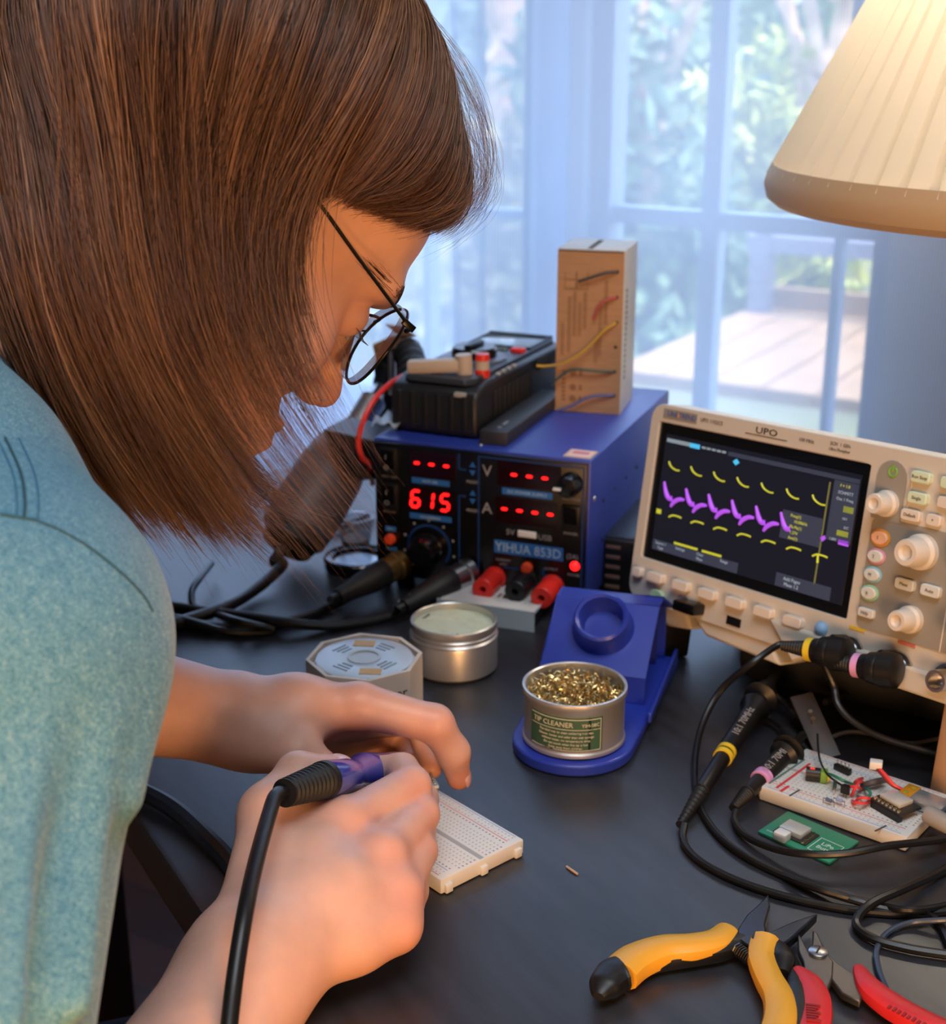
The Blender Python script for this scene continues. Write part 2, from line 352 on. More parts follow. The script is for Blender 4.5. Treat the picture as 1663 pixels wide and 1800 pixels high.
def tree(name, label, px, y, spec, mi, n, lean=0.0, size=.075):
    k_ = {3.6: 1.35, 4.2: 1.45, 3.4: 1.9, 4.21: 1.25, 7.5: 1.35}[y]; y = {3.6: 5.2, 4.2: 6.6, 3.4: 8.2, 4.21: 5.4, 7.5: 11.0}[y]; base = OW(px, 900, y); e = thing(name, label, 'tree', MW @ Matrix.Translation((base.x, y, -1.2)))
    mb = MB(); mb.tube(crom([(0, 0, 0), (.05 + lean * .3, 0, .9), (.02 + lean, .1, 2.0), (.1 + lean * 1.6, 0, 3.2)], 5), [.10 - .0035 * i for i in range(16)], 8)
    for q in range(6):
        s = rng.uniform(.6, 2.2); t = Vector((rng.uniform(-.9, .9), rng.uniform(-.5, .5), rng.uniform(.7, 1.6)))
        mb.tube(crom([(lean * .4 * s, 0, s), Vector((lean * .4 * s, 0, s)) + t * .5 + Vector((.05, 0, -.05)), Vector((lean * .4 * s, 0, s)) + t], 4), [.05 - .004 * i for i in range(9)], 6)
    mb.build('trunk', M_bark, e)
    cs = []
    for (qx, qy, r) in spec:
        w_ = OW(qx, qy, y); cs.append(((w_.x - base.x, rng.uniform(-.3, .3), w_.z + 1.2), r * k_))
    leaves('crown', cs, n, size, M_leaf[mi], e)
    return e
tree('garden_tree', 'olive green tree behind the upper left panes of the window', 1100, 3.6, [(1090, 120, .35), (1140, 330, .35), (1080, 470, .3), (1180, 480, .3), (1060, 330, .25), (1110, 620, .25), (1060, 530, .28), (1150, 560, .28), (1090, 700, .25), (1180, 640, .25)], 2, 4600)
tree('garden_tree', 'sunlit yellow-green tree behind the centre panes under the lampshade', 1340, 4.2, [(1330, 240, .40), (1390, 330, .35), (1290, 480, .35), (1380, 480, .3), (1250, 600, .25), (1300, 545, .3), (1380, 540, .28), (1430, 450, .26)], 0, 4600, .3)
tree('garden_tree', 'tan-branched tree leaning across the upper right panes', 1420, 3.4, [(1300, 60, .35), (1420, 90, .35), (1480, 220, .3), (1250, 220, .2)], 1, 1500, .5)
tree('garden_tree', 'pale bush-like tree behind the gathered curtain', 860, 4.21, [(850, 520, .5), (760, 640, .5), (900, 300, .4), (960, 620, .4)], 3, 2600)
tree('garden_tree', 'dark green tree standing farthest back in the garden', 1250, 7.5, [(1000, 200, .9), (1200, 100, .9), (1350, 300, .9), (1150, 420, .8), (1300, 520, .7), (1500, 250, .9), (950, 500, .8), (1450, 60, .8), (1100, 620, .8), (700, 300, .9), (800, 60, .9), (820, 560, .9)], 2, 16000, size=.11)
# ------------------------------------------------------------------ rework station (power supply)
mm = .001
MP = frame((-.0732, .9992, 0), (.930, -.367, 0))
st = thing('soldering_station', 'blue metal soldering and power station with black front panel and red displays', 'soldering station', MP)
PW, PH, PZ, PD = .1655, .1137, .008, .222
mb = MB(); mb.box(0, PW, .002, PD, PZ, PH, bev=.0012); mb.build('case', M_blue, st)
mb = MB(); mb.box(.0018, PW - .0018, -.001, .004, PZ + .002, PH - .002, bev=.0008); mb.build('front_panel', M_panel, st)
for x in (.015, PW - .015):
    for y in (.02, PD - .02):
        mb = MB(); mb.cyl((x, y, 0), (x, y, PZ + .001), .007, .008); mb.build('foot', M_rubber, st)
def rect(mb, x0, x1, z0, z1, y=-.0012, th=.0004): mb.box(x0 * mm, x1 * mm, y - th, y + .0002, z0 * mm, z1 * mm)
M_redtint = M_ledpanel
for (x0, x1, z0, z1) in ((30, 66, 89, 108), (28, 65, 63, 80), (98, 145, 90, 108), (96.5, 143, 62, 81)):
    mb = MB(); rect(mb, x0, x1, z0, z1); mb.build('display_window', M_redtint, st)
def seg_digit(mb, x, z, w, h, segs, t=1.5, sl=.12, y=-.0019):
    """seven segments, slanted; a top, b upper right, c lower right, d bottom, e lower left, f upper left, g middle"""
    def bar(a, b):
        (ax, az), (bx, bz) = a, b
        ax += sl * az; bx += sl * bz
        L = math.hypot(bx - ax, bz - az); dx, dz = (bx - ax) / L, (bz - az) / L; nx, nz = -dz * t / 2, dx * t / 2; g = .12 * t
        p = [(ax + dx * g, az + dz * g), (ax + dx * t * .6 + nx, az + dz * t * .6 + nz), (bx - dx * t * .6 + nx, bz - dz * t * .6 + nz), (bx - dx * g, bz - dz * g), (bx - dx * t * .6 - nx, bz - dz * t * .6 - nz), (ax + dx * t * .6 - nx, az + dz * t * .6 - nz)]
        mb.prism([((x + q[0]) * mm, (z + q[1]) * mm) for q in p], y - .0004, y, ax='y')
    m = {'a': ((0, h), (w, h)), 'b': ((w, h), (w, h / 2)), 'c': ((w, h / 2), (w, 0)), 'd': ((0, 0), (w, 0)), 'e': ((0, h / 2), (0, 0)), 'f': ((0, h), (0, h / 2)), 'g': ((0, h / 2), (w, h / 2))}
    for s in segs: bar(*m[s])
for d_ in [(x, 93.3, 5.2, 12, 'g') for x in (32.5, 44, 55.5)] + [(30.6, 65.8, 6.2, 12.2, 'acdefg'), (41.2, 65.8, 6.2, 12.2, 'bc'), (53.8, 65.6, 6.2, 12.2, 'acdfg')] + [(x, 92.8, 5.4, 12, 'g') for x in (107, 118.5, 130)] + [(x, 66.6, 5.4, 12, 'g') for x in (100, 111.5, 123, 134.5)]:
    mb = MB(); seg_digit(mb, *d_, 1.9); mb.build('red_digit', M_led, st)
for r in ((31.5, 61, 83.8, 88), (29.5, 62.5, 56.6, 60.6), (101.5, 139, 83.5, 88.2), (95.7, 147.7, 38.6, 48.2), (9.5, 18, 44, 47.6), (10, 18.5, 29, 31.6)): mb = MB(); rect(mb, *r); mb.build('blue_label', M_bprint, st)
for z, s in ((102.4, 1), (96.6, -1), (81.2, 1), (75.2, -1)):
    mb = MB(); mb.prism([(76.6 * mm, (z - 1.6 * s) * mm), (81.2 * mm, (z - 1.6 * s) * mm), (78.9 * mm, (z + 2.2 * s) * mm)][::s], -.0017, -.0011, ax='y'); mb.build('arrow_key', M_bprint, st)
mb = MB()
for r in ((67.8, 69, 20, 78), (67.8, 69, 98, 109.5), (69, 73.5, 97.4, 98.6), (69, 73.5, 77.4, 78.6), (83, 84.2, 17, 109.5), (84.2, 93, 17, 18.2), (84, 162, 108.6, 109.6), (161, 162, 12, 108.6), (133, 146, 25.5, 26.6), (132.6, 133.8, 25.5, 31), (103, 115, 27.5, 28.5)): rect(mb, *r)
for k in range(26):
    a0, a1 = R(-38 + k * 9.4), R(-38 + (k + 1) * 9.4)
    mb.prism([((44.5 + r * math.cos(a)) * mm, (35.8 + r * math.sin(a)) * mm) for r, a in ((15.6, a0), (17.4, a0), (17.4, a1), (15.6, a1))], -.0016, -.0011, ax='y')
mb.build('blue_line', M_dprint, st)
mb = MB()
for k in range(9):
    a = R(-50 + k * 35); rect(mb, 44.5 + 20.3 * math.cos(a) - .8, 44.5 + 20.3 * math.cos(a) + .8, 35.8 + 20.3 * math.sin(a) - .8, 35.8 + 20.3 * math.sin(a) + .8)
for s, x, z, sz in (('V', 90, 98.8, 12), ('A', 90, 71, 12), ('5V', 108, 55.3, 6), ('USB', 134, 54.4, 6), ('(2A)', 154.6, 43, 5), ('HOT AIR', 13.5, 86.3, 3), ('SOLDER', 13.5, 59.3, 3), ('PRESET', 79, 89.5, 3), ('PRESET', 79, 68, 3), ('VOLTAGE', 153, 85.5, 3), ('POWER', 153, 60, 3), ('POWER', 156, 29.3, 2.6), ('CURRENT', 103, 33.4, 2.6), ('LIMIT', 103, 30.2, 2.6), ('OUTPUT', 139, 31.4, 2.6), ('ESD', 77, 10, 3)):
    m2 = MB(); text_into(m2, s, at(x * mm, -.0015, z * mm), sz * mm); m2.build('lettering', M_wprint, st)
mb.build('dial_ticks', M_wprint, st)
mb = MB(); text_into(mb, 'YIHUA 853D', at(121.6 * mm, -.0018, 43.2 * mm), .0098, sx=.93)
for s, x, z, sz in (('HOT AIR', 46, 85.9, 3), ('SOLDERING', 46, 58.5, 3), ('DC POWER SUPPLY', 120.4, 85.8, 3.4), ('CH 1', 13.8, 45.7, 2.4)): text_into(mb, s, at(x * mm, -.0018, z * mm), sz * mm)
mb.build('maker_lettering', mat('pale_blue_print', (170, 195, 215), .5), st)
# knobs, switches, sockets
mb = MB(); mb.cyl((44.5 * mm, -.001, 35.8 * mm), (44.5 * mm, -.020, 35.8 * mm), .0118, seg=40, prof=[(.0128, 0), (.0125, .3), (.0112, .35), (.0100, .85), (.0088, .97), (.0, 1)]); k = mb.build('dial_knob', M_blackgloss, st)
mb = MB(); mb.cyl((152.8 * mm, -.001, 97 * mm), (152.8 * mm, -.015, 97 * mm), .0075, seg=30, prof=[(.0085, 0), (.0082, .4), (.0070, .9), (.0, 1)]); k = mb.build('voltage_knob', M_blackgloss, st)
mb = MB(); mb.box(.1442, .1495, -.0165, -.0145, .0955, .0972); mb.build('pointer', M_white, k)
for z in (98.5, 71.5):
    mb = MB(); mb.box(.0065, .0205, -.0035, 0, (z - 11) * mm, (z + 10) * mm, bev=.001); s_ = mb.build('rocker_switch', M_black, st)
    mb = MB(); mb.prism([(-.0032, (z - 8.5) * mm), (-.0042, z * mm), (-.0070, (z + 8) * mm), (-.003, (z + 8.4) * mm)], .0085, .0185, ax='x'); mb.build('rocker', M_blackgloss, s_)
    mb = MB(); text_into(mb, 'O', at(.0135, -.0068, (z - 4) * mm), .005); text_into(mb, 'I', at(.0135, -.0074, (z + 4) * mm), .005); mb.build('rocker_mark', M_wprint, s_)
mb = MB(); mb.box(.1465, .1600, -.0035, 0, .0635, .0815, bev=.001); s_ = mb.build('rocker_switch', M_black, st)
mb = MB(); mb.prism([(-.0032, .0655), (-.0042, .0725), (-.0066, .0795), (-.003, .0798)], .1485, .158, ax='x'); mb.build('rocker', M_blackgloss, s_)
for x, z in ((13.5, 38), (121.1, 30.3)):
    mb = MB(); mb.cyl((x * mm, 0, z * mm), (x * mm, -.006, z * mm), .0040, prof=[(.0042, 0), (.0042, .6), (.0034, .9), (0, 1)]); mb.build('push_button', M_orange, st)
mb = MB(); mb.cyl((156.6 * mm, 0, 36.2 * mm), (156.6 * mm, -.004, 36.2 * mm), .003, prof=[(.0035, 0), (.0035, .4), (.002, .9), (0, 1)]); mb.build('power_light', M_led, st)
mb = MB(); mb.box(.1135, .1275, -.0016, 0, .0528, .0578, bev=.0004); s_ = mb.build('usb_port', M_white, st)
for x, z, m, nm in ((96.5, 19, M_red, 'red binding post'), (140.5, 19, M_red, 'red binding post'), (121, 21, M_black, 'black binding post')):
    mb = MB(); mb.cyl((x * mm, 0, z * mm), (x * mm, -.027, z * mm), .0075, seg=28, prof=[(.0085, 0), (.0085, .12), (.0068, .14), (.0068, .35), (.0080, .38), (.0080, .97), (.0074, 1.0), (.0026, 1.0), (.0024, .8), (0, .8)])
    p = mb.build('binding_post', m, st); p['label'] = nm
    mb = MB(); mb.cyl((x * mm, -.0218, z * mm), (x * mm, -.0212, z * mm), .0025); mb.build('socket_hole', mat('brass_socket', (90, 60, 40), .4, .8), p)
for x, y in ((.080, .012), ):
    mb = MB(); mb.ball((x, y, PH), .0022, sc_=(1, 1, .5)); mb.build('screw', M_steel, st)
mb = MB(); mb.ball((PW, .013, .083), .0022, sc_=(.5, 1, 1)); mb.build('screw', M_steel, st)
for k in range(12):
    y = .035 + (k % 6) * .030; z = .045 + (k // 6) * .030
    mb = MB(); mb.cyl((PW - .0005, y, z), (PW + .0006, y, z), .0014, seg=12); mb.build('vent_hole', M_black, st)
mb = MB(); mb.box(.1435, .1635, .0065, .0255, PH, PH + .0003); s_ = mb.build('warning_sticker', mat('tan_sticker', (205, 170, 130), .5), st)
mb = MB(); mb.box(.1455, .1615, .0090, .0240, PH + .0003, PH + .0005); mb.build('sticker_print', mat('pink_sticker', (225, 190, 190), .5), s_)
mb = MB(); mb.box(.1475, .1595, .0145, .0205, PH + .0005, PH + .0006); mb.build('sticker_band', mat('red_sticker', (190, 110, 120), .5), s_)
# front connectors of the two hand tools
def local(M, v): return M @ Vector(v)
# ------------------------------------------------------------------ multimeter lying on the station
Z0 = PH
MM = frame((-.061, 1.020, Z0), yaw=-24.3)
mt = thing('multimeter', 'black handheld multimeter with grey display lying on the blue station', 'multimeter', MM)
MWd, ML, MH = .070, .178, .040
prof = [(0, .004), (.004, 0), (ML - .01, 0), (ML, .006), (ML, MH * .8), (ML - .012, MH), (.02, MH), (.004, MH * .9), (0, MH * .75)]
mb = MB(); mb.prism(prof, 0, MWd, ax='x'); o = mb.build('holster', mat('black_grip_rubber', (24, 24, 27), .45), mt, bevel=.005); 
mb = MB()
for k in range(9): mb = MB(); mb.box(MWd - .0005, MWd + .0018, .03 + k * .0085, .034 + k * .0085, .010, .030, bev=.0006); mb.build('grip_rib', M_rubber, mt); mb = MB(); mb.box(MWd - .0005, MWd + .0016, .115 + k * .006, .118 + k * .006, .028, .036, bev=.0005); mb.build('grip_rib', M_rubber, mt)
for k in range(6): mb = MB(); mb.box(.006 + k * .0105, .010 + k * .0105, -.0016, .001, .005, .032, bev=.0006); mb.build('grip_rib', M_rubber, mt)
mb = MB(); mb.prism([(.006, .012), (.012, .005), (MWd - .012, .005), (MWd - .006, .012), (MWd - .006, ML - .012), (MWd - .012, ML - .005), (.012, ML - .005), (.006, ML - .012)], MH - .002, MH + .003); mb.build('face_plate', mat('dark_slate_plastic', (50, 56, 66), .4), mt, bevel=.001)
mb = MB(); mb.box(.011, MWd - .010, .122, .162, MH + .002, MH + .0042, bev=.001); ds = mb.build('display_window', mat('pale_lcd', (150, 160, 165), .15, coat=.6), mt)
mb = MB(); mb.box(.008, MWd - .007, .118, .121, MH + .003, MH + .0046); mb.box(.008, .0105, .118, .166, MH + .003, MH + .0046); mb.box(MWd - .0095, MWd - .007, .118, .166, MH + .003, MH + .0046); mb.box(.008, MWd - .007, .163, .167, MH + .003, MH + .0052); mb.build('display_frame', M_black, mt)
for x, m in ((.013, M_red), (.057, M_red)):
    mb = MB(); mb.box(x - .006, x + .006, .104, .112, MH + .002, MH + .0065, bev=.0018); mb.build('button', m, mt)
for x in (.028, .042):
    mb = MB(); mb.box(x - .0055, x + .0055, .107, .113, MH + .002, MH + .0045, bev=.001); mb.build('button', mat('olive_button', (95, 95, 75), .5), mt)
mb = MB(); mb.lathe([(.0250, 0), (.0250, .0022), (.0205, .0026)], 40, Matrix.Translation((.035, .073, MH + .0025))); mb.build('dial_scale', mat('grey_dial', (96, 108, 125), .4), mt)
mb = MB(); mb.lathe([(.0175, 0), (.0175, .006), (.0160, .008), (0, .008)], 40, Matrix.Translation((.035, .073, MH + .0045))); kd = mb.build('dial', M_blackgloss, mt)
mb = MB(); mb.box(.032, .038, .060, .086, MH + .0125, MH + .0155, bev=.001); mb.build('dial_grip', M_black, kd)
for k in range(12):
    a = R(k * 30 + 10); mb = MB(); mb.box(.035 + .0225 * math.cos(a) - .001, .035 + .0225 * math.cos(a) + .001, .073 + .0225 * math.sin(a) - .001, .073 + .0225 * math.sin(a) + .001, MH + .0045, MH + .0052); mb.build('dial_mark', mat('pink_print', (215, 150, 150), .5), mt)
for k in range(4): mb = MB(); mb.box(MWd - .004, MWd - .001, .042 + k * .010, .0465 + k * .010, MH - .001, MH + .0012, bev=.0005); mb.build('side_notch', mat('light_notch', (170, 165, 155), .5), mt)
mb = MB(); mb.box(.052, .061, -.0012, .003, .031, .0345, bev=.0006); mb.build('painted_glint', mat('light_notch', (170, 165, 155), .5), mt)  # pale block painted in as a glint on the black front
# test lead: beige plug head with red caps and red wire
Tl = thing('test_lead', 'red test lead with beige angled plug resting on the multimeter', 'test lead', MM)
mb = MB(); M2 = Matrix.Translation((.040, .020, MH + .008)) @ Matrix.Rotation(R(17), 4, 'Z') @ Matrix.Rotation(R(-4), 4, 'Y')
mb.box(-.032, .014, -.005, .005, -.004, .006, M2, bev=.0022); mb.cyl(M2 @ Vector((.010, 0, -.007)), M2 @ Vector((.010, 0, .0085)), .0062)
mb.build('plug_body', mat('warm_beige_plug', (196, 172, 148), .5), Tl)
mb = MB(); mb.cyl((.061, .030, MH - .0005), (.061, .030, MH + .016), .0052, prof=[(.0052, 0), (.0052, 1)]); pb_ = mb.build('plug_barrel', mat('warm_beige_plug', (196, 172, 148), .5), Tl)
mb = MB(); mb.cyl((.061, .030, MH + .013), (.061, .030, MH + .0175), .0056, .005); mb.cyl((.061, .030, MH + .0005), (.061, .030, MH + .006), .0056); mb.build('red_cap', M_red, pb_)
P = [MM.inverted() @ v for v in (D(752, 656, 1.075), D(722, 657, 1.07), D(688, 673, 1.06), D(658, 702, 1.05), D(639, 738, 1.045), D(630, 775, 1.045), D(636, 803, 1.05), D(650, 818, 1.07), D(655, 850, 1.12))]
mb = MB(); mb.tube([M2 @ Vector((-.03, 0, .001))] + crom(P, 8), .0021, 10); mb.build('red_wire', M_red, Tl)
# black remote-like bar beside the multimeter
MB_ = frame((.0045, .983, Z0), yaw=-21)
pb = thing('black_bar', 'flat black plastic stick lying on the station beside the multimeter', 'stick', MB_)
mb = MB(); mb.box(0, .021, 0, .135, 0, .0105, bev=.0012); mb.build('body', mat('charcoal_plastic', (42, 42, 46), .5), pb)
mb = MB(); mb.cyl((.011, .012, .0102), (.011, .012, .0108), .0016); mb.box(.010, .012, .020, .030, .0102, .0108); mb.build('light_mark', M_wprint, pb)
# ------------------------------------------------------------------ cardboard box with wires
bl = G(975, 722, Z0); br = G(1090, 730, Z0); MX = frame(bl, br - bl)
bx = thing('cardboard_box', 'tall brown cardboard box with white sides and coloured wires on the station', 'box', MX)
BW, BD, BH = .0515, .058, .1262
mb = MB(); mb.box(0, BW, .0012, BD, 0, BH, bev=.0006); mb.build('white_sleeve', mat('white_card', (214, 212, 210), .6, noise=(40, .05)), bx)
M_kraft = mat('kraft_card', (182, 136, 96), .75, noise=(60, .08), stretch=(1, 1, 6))
mb = MB(); mb.box(.0002, BW - .0006, 0, .0014, .0003, BH - .0012); mb.build('kraft_front', M_kraft, bx)
mb = MB(); mb.box(.022, .026, .004, .05, BH, BH + .0003, bev=0); mb.box(.001, BW - .001, -.0004, .0004, BH - .0016, BH - .0008); mb.build('lid_seam', mat('dark_seam', (90, 70, 55), .8), bx)
mb = MB()
for k in range(17): mb.box(BW - .0002, BW + .0003, .010 + (k % 2) * .001, .0155, .026 + k * .0042, .0285 + k * .0042)
mb.build('side_print', mat('grey_card_print', (110, 112, 120), .7), bx)
mb = MB()
for x, z0, z1 in ((.004, .045, .07), (.009, .047, .09), (.013, .06, .094), (.017, .06, .086), (.021, .066, .094), (.030, .04, .060), (.033, .045, .085), (.037, .070, .104)):
    for j in range(2): mb.box(x + j * .0015, x + j * .0015 + .0006, -.0004, .0002, z0, z1)
for x in (.006, .015):
    for z0 in (.096, .103):
        mb.box(x, x + .0085, -.0004, .0002, z0, z0 + .0004); mb.box(x, x + .0004, -.0004, .0002, z0, z0 + .006); mb.box(x + .0085, x + .0089, -.0004, .0002, z0, z0 + .0064)
for z in (.011, .020, .031): mb.cyl((.014, -.0004, z), (.014, .0002, z), .0026, seg=20); mb.box(.019, .021, -.0004, .0002, z - .002, z + .002)
for z in range(8): mb.box(.0055, .008, -.0004, .0002, .009 + z * .0032, .0108 + z * .0032)
mb.build('front_print', mat('kraft_print', (140, 98, 66), .8), bx)
wires = (('blackish wire', (70, 62, 66), [(46, 110.3, 0), (38, 109.5, 2.5), (28, 106, 3.0), (17, 101.8, 2)]), ('red wire', (195, 82, 78), [(46.2, 91.3, 0), (39, 89.5, 3), (33, 84, 4), (29.5, 74, 3)]),
         ('yellow wire', (212, 165, 55), [(46.6, 72, 0), (38, 66, 3), (24, 51, 5), (8, 40, 5), (-6, 36, 3), (-14, 36, 4)]), ('dark green wire', (62, 82, 72), [(46.2, 34.2, 0), (34, 34.2, 3), (16, 34.6, 4), (8, 31, 4), (-2, 22, 4)]),
         ('blue wire', (82, 92, 150), [(46.7, 15.5, 0), (34, 15, 3), (24, 12, 4), (14, 5.5, 4), (4, 1.6, 4)]))
for nm, c, p in wires:
    mb = MB(); mb.tube(crom([(a * mm, -b * mm - .0004, z * mm) for a, z, b in p], 8), .00095, 8); o = mb.build('wire', mat(nm.replace(' ', '_'), c, .5), bx); o['label'] = nm
for x, z in ((46, 110.3), (46.2, 91.3), (46.6, 72), (46.4, 53.2), (46.2, 34.2), (46.7, 15.5)):
    mb = MB(); mb.cyl((x * mm, .0002, z * mm), (x * mm, -.0003, z * mm), .0013, seg=12); mb.build('punched_hole', M_black, bx)
# ------------------------------------------------------------------ usb charger
MU = frame(G(1047, 1043, 0), yaw=-22)
uh = thing('usb_charger', 'navy-black desktop USB charger block beside the blue station', 'charger', MU)
mb = MB(); mb.box(.001, .029, .002, .095, .0005, .046, bev=.0025); mb.build('case', mat('navy_plastic', (28, 36, 54), .45), uh)
mb = MB(); mb.box(.0025, .0275, -.0002, .003, .003, .0435, bev=.0008); mb.build('front_panel', M_black, uh)
for k in range(5):
    mb = MB(); mb.box(.007, .018, -.0008, .001, .006 + k * .0077, .0088 + k * .0077, bev=.0003); mb.build('usb_port', mat('copper_port', (168, 130, 112), .35, .6), uh)
# ------------------------------------------------------------------ oscilloscope
ez0 = Vector((.779, .627, 0)) * math.sin(R(11)) + Vector((0, 0, 1)) * math.cos(R(11))
MS = frame((.1674, .8234, .1151), (.626, -.7775, .056), ez0)
# keep x exactly along the top edge
so = thing('oscilloscope', 'beige digital oscilloscope with yellow and purple waveforms on its screen', 'oscilloscope', MS)
X0, X1, ZB, ZT = -.0895, .2230, -.0735, .0565
def rr(x0, x1, z0, z1, r, n=5):
    out_ = []
    for cx, cz, a0 in ((x1 - r, z1 - r, 0), (x0 + r, z1 - r, 90), (x0 + r, z0 + r, 180), (x1 - r, z0 + r, 270)):
        for k in range(n + 1): a = R(a0 + 90 * k / n); out_.append((cx + r * math.cos(a), cz + r * math.sin(a)))
    return out_
# bezel with opening for the screen: ring of quads
mb = MB()
def ringplate(mb, outer, inner, y0, y1):
    # both lists same length; front y0, back y1
    n = len(outer); vs = [(a, y0, b) for a, b in outer] + [(a, y0, b) for a, b in inner] + [(a, y1, b) for a, b in outer] + [(a, y1, b) for a, b in inner]; fs = []
    for i in range(n):
        j = (i + 1) % n; fs += [(i, j, n + j, n + i), (2 * n + i, 3 * n + i, 3 * n + j, 2 * n + j), (i, 2 * n + i, 2 * n + j, j), (n + i, n + j, 3 * n + j, 3 * n + i)]
    mb._add(vs, fs)
ringplate(mb, rr(X0, X1, ZB, ZT, .010), rr(-.0820, .0820, -.0452, .0448, .0015), 0, .022)
mb.box(X0 + .003, X1 - .003, .0205, .022, ZB + .003, ZT - .003)
mb.build('front_bezel', M_beige, so, bevel=.002)
mb = MB(); mb.prism([(.020, ZB + .002), (.020, ZT - .002), (.10, ZT - .012), (.125, ZT - .02), (.125, ZB + .012), (.10, ZB + .004)], X0 + .004, X1 - .004, ax='x'); mb.build('rear_case', mat('slate_scope_case', (80, 92, 105), .5), so, bevel=.004)
mb = MB(); mb.box(-.0820, .0820, .002, .010, -.0452, .0448); mb.build('screen_surround', M_blackgloss, so)
mb = MB(); mb.box(-.0755, .0765, .0014, .003, -.0385, .0378); scr = mb.build('screen', mat('dark_screen', (22, 23, 34), .22, emit=0.28), so)
Y = .0011
def srect(mb, x0, x1, z0, z1): mb.box(x0 * mm, x1 * mm, Y - .0002, Y + .0004, z0 * mm, z1 * mm)
mb = MB(); srect(mb, -74, -54, 32.8, 35.2); [srect(mb, -44 + 4.2 * i, -41 + 4.2 * i, 33.3, 34.6) for i in range(5)]; mb.build('white_readout', mat('screen_white', (130, 150, 165), .5, emit=0.20), scr)
mb = MB(); srect(mb, -54, -46, 32.4, 35.2); mb.prism([(-17.5 * mm, 29.5 * mm), (-15 * mm, 27.5 * mm), (-12.5 * mm, 29.5 * mm), (-15 * mm, 31.5 * mm)], Y - .0002, Y + .0003, ax='y'); mb.build('cyan_readout', mat('screen_cyan', (60, 160, 205), .5, emit=0.45), scr)
mb = MB(); srect(mb, -22, 76, 32.4, 35.0); srect(mb, 59, 76, -3, 32); srect(mb, -74, -2, -38, -31.5); srect(mb, 28, 68, -38, -30); srect(mb, 26, 56, -9, 8); mb.build('menu_bar', mat('screen_slate', (48, 54, 72), .5, emit=0.28), scr)
mb = MB()
for s, x, z, sz in (('Source 1', -67, -33.2, 2.6), ('Type', -67, -36.2, 2.6), ('Settings', -50, -33.2, 2.6), ('Clear', -33, -33, 2.6), ('Meas', -33, -36, 2.6), ('Range', -13, -33, 2.6), ('Add Pages', 40, -32.5, 3), ('Meas 1.2', 40, -35.8, 3), ('SCHMITT', 68, 25.5, 2.6), ('Osc 1 Freq', 68, 21.8, 2.6), ('10:1', 70, 11, 2.2), ('DC', 72, 6, 2.2), ('1.00V', 64, -2, 2.2)): mb = MB(); text_into(mb, s, at(x * mm, Y - .0002, z * mm), sz * mm); mb.build('screen_text', mat('screen_text', (140, 155, 170), .5, emit=0.30), scr)
M_yel = mat('screen_yellow', (178, 182, 50), .5, emit=0.30); M_pur = mat('screen_purple', (150, 72, 205), .5, emit=0.42); M_olive = mat('screen_olive', (110, 112, 60), .5, emit=.2)
mb = MB()
XS = [-66 + 19.2 * k for k in range(7)]
for k, x in enumerate(XS):
    pts = [(x - 4, 20.5), (x - 2.6, 18.4), (x, 16.8), (x + 3.2, 16.0), (x + 5.8, 16.2)]
    mb.tube(crom([(a * mm, Y, b * mm) for a, b in pts], 4), .00055, 6)
    x2 = x + 7.0; pts = [(x2 - 4.5, -14.8), (x2 - 1.5, -13.2), (x2 + 3, -13.0), (x2 + 6, -13.4)]
    mb.tube(crom([(a * mm, Y, b * mm) for a, b in pts], 4), .0006, 6)
mb.tube([(55.5 * mm, Y, -13 * mm), (56 * mm, Y, -18 * mm)], .0007, 6); mb.box(-75 * mm, -71 * mm, Y, Y + .0003, -14.5 * mm, -11.5 * mm)
srect(mb, 68, 75, 14.8, 18.4); srect(mb, 66, 74, .8, 4); srect(mb, -56, -36, -31, -29.6); srect(mb, -32, -16, -31, -29.6)
for s, x, z in (('Freq(1)', 36, 5.6), ('10.00kHz', 40, 2.4), ('Pk-Pk(1)', 37, -1), ('1.27V', 36, -4.4), ('Ave(1)', 36, -7.6), ('f = 1.0', 67, 29.5)): text_into(mb, s, at(x * mm, Y - .0002, z * mm), .0026)
mb.build('yellow_trace', M_yel, scr)
mb = MB(); srect(mb, 55.6, 56.4, -31, 30); mb.build('trigger_line', M_olive, scr)
mb = MB()
for k in range(6):
    x = XS[k] - 5
    base = [(x - .5, 6.0 if k else 7), (x + 1, 3.0), (x + 3, -.5), (x + 5.5, -3.0), (x + 8, -2.6)]
    pts = [(a * mm, Y, b * mm) for a, b in base]
    mb.tube(crom(pts, 4), [.0007 + .0009 * min(1, i / 8) for i in range(17)], 6)
    if k < 5: mb.tube(crom([((x + 7.8) * mm, Y, -8 * mm), ((x + 10.0) * mm, Y, -4.6 * mm), ((x + 14) * mm, Y, -2.0 * mm), ((x + 18.4) * mm, Y, -1.6 * mm)], 4), [.0007 + .0009 * math.sin(math.pi * i / 12) for i in range(13)], 6)
srect(mb, 68, 75, -4.2, -1.2); mb.prism([(55 * mm, -3 * mm), (58 * mm, -1.2 * mm), (59 * mm, -3 * mm), (57 * mm, -5 * mm)], Y - .0002, Y + .0003, ax='y'); mb.box(42 * mm, 43.6 * mm, Y, Y + .0003, 2 * mm, 6 * mm)
mb.build('purple_trace', M_pur, scr)
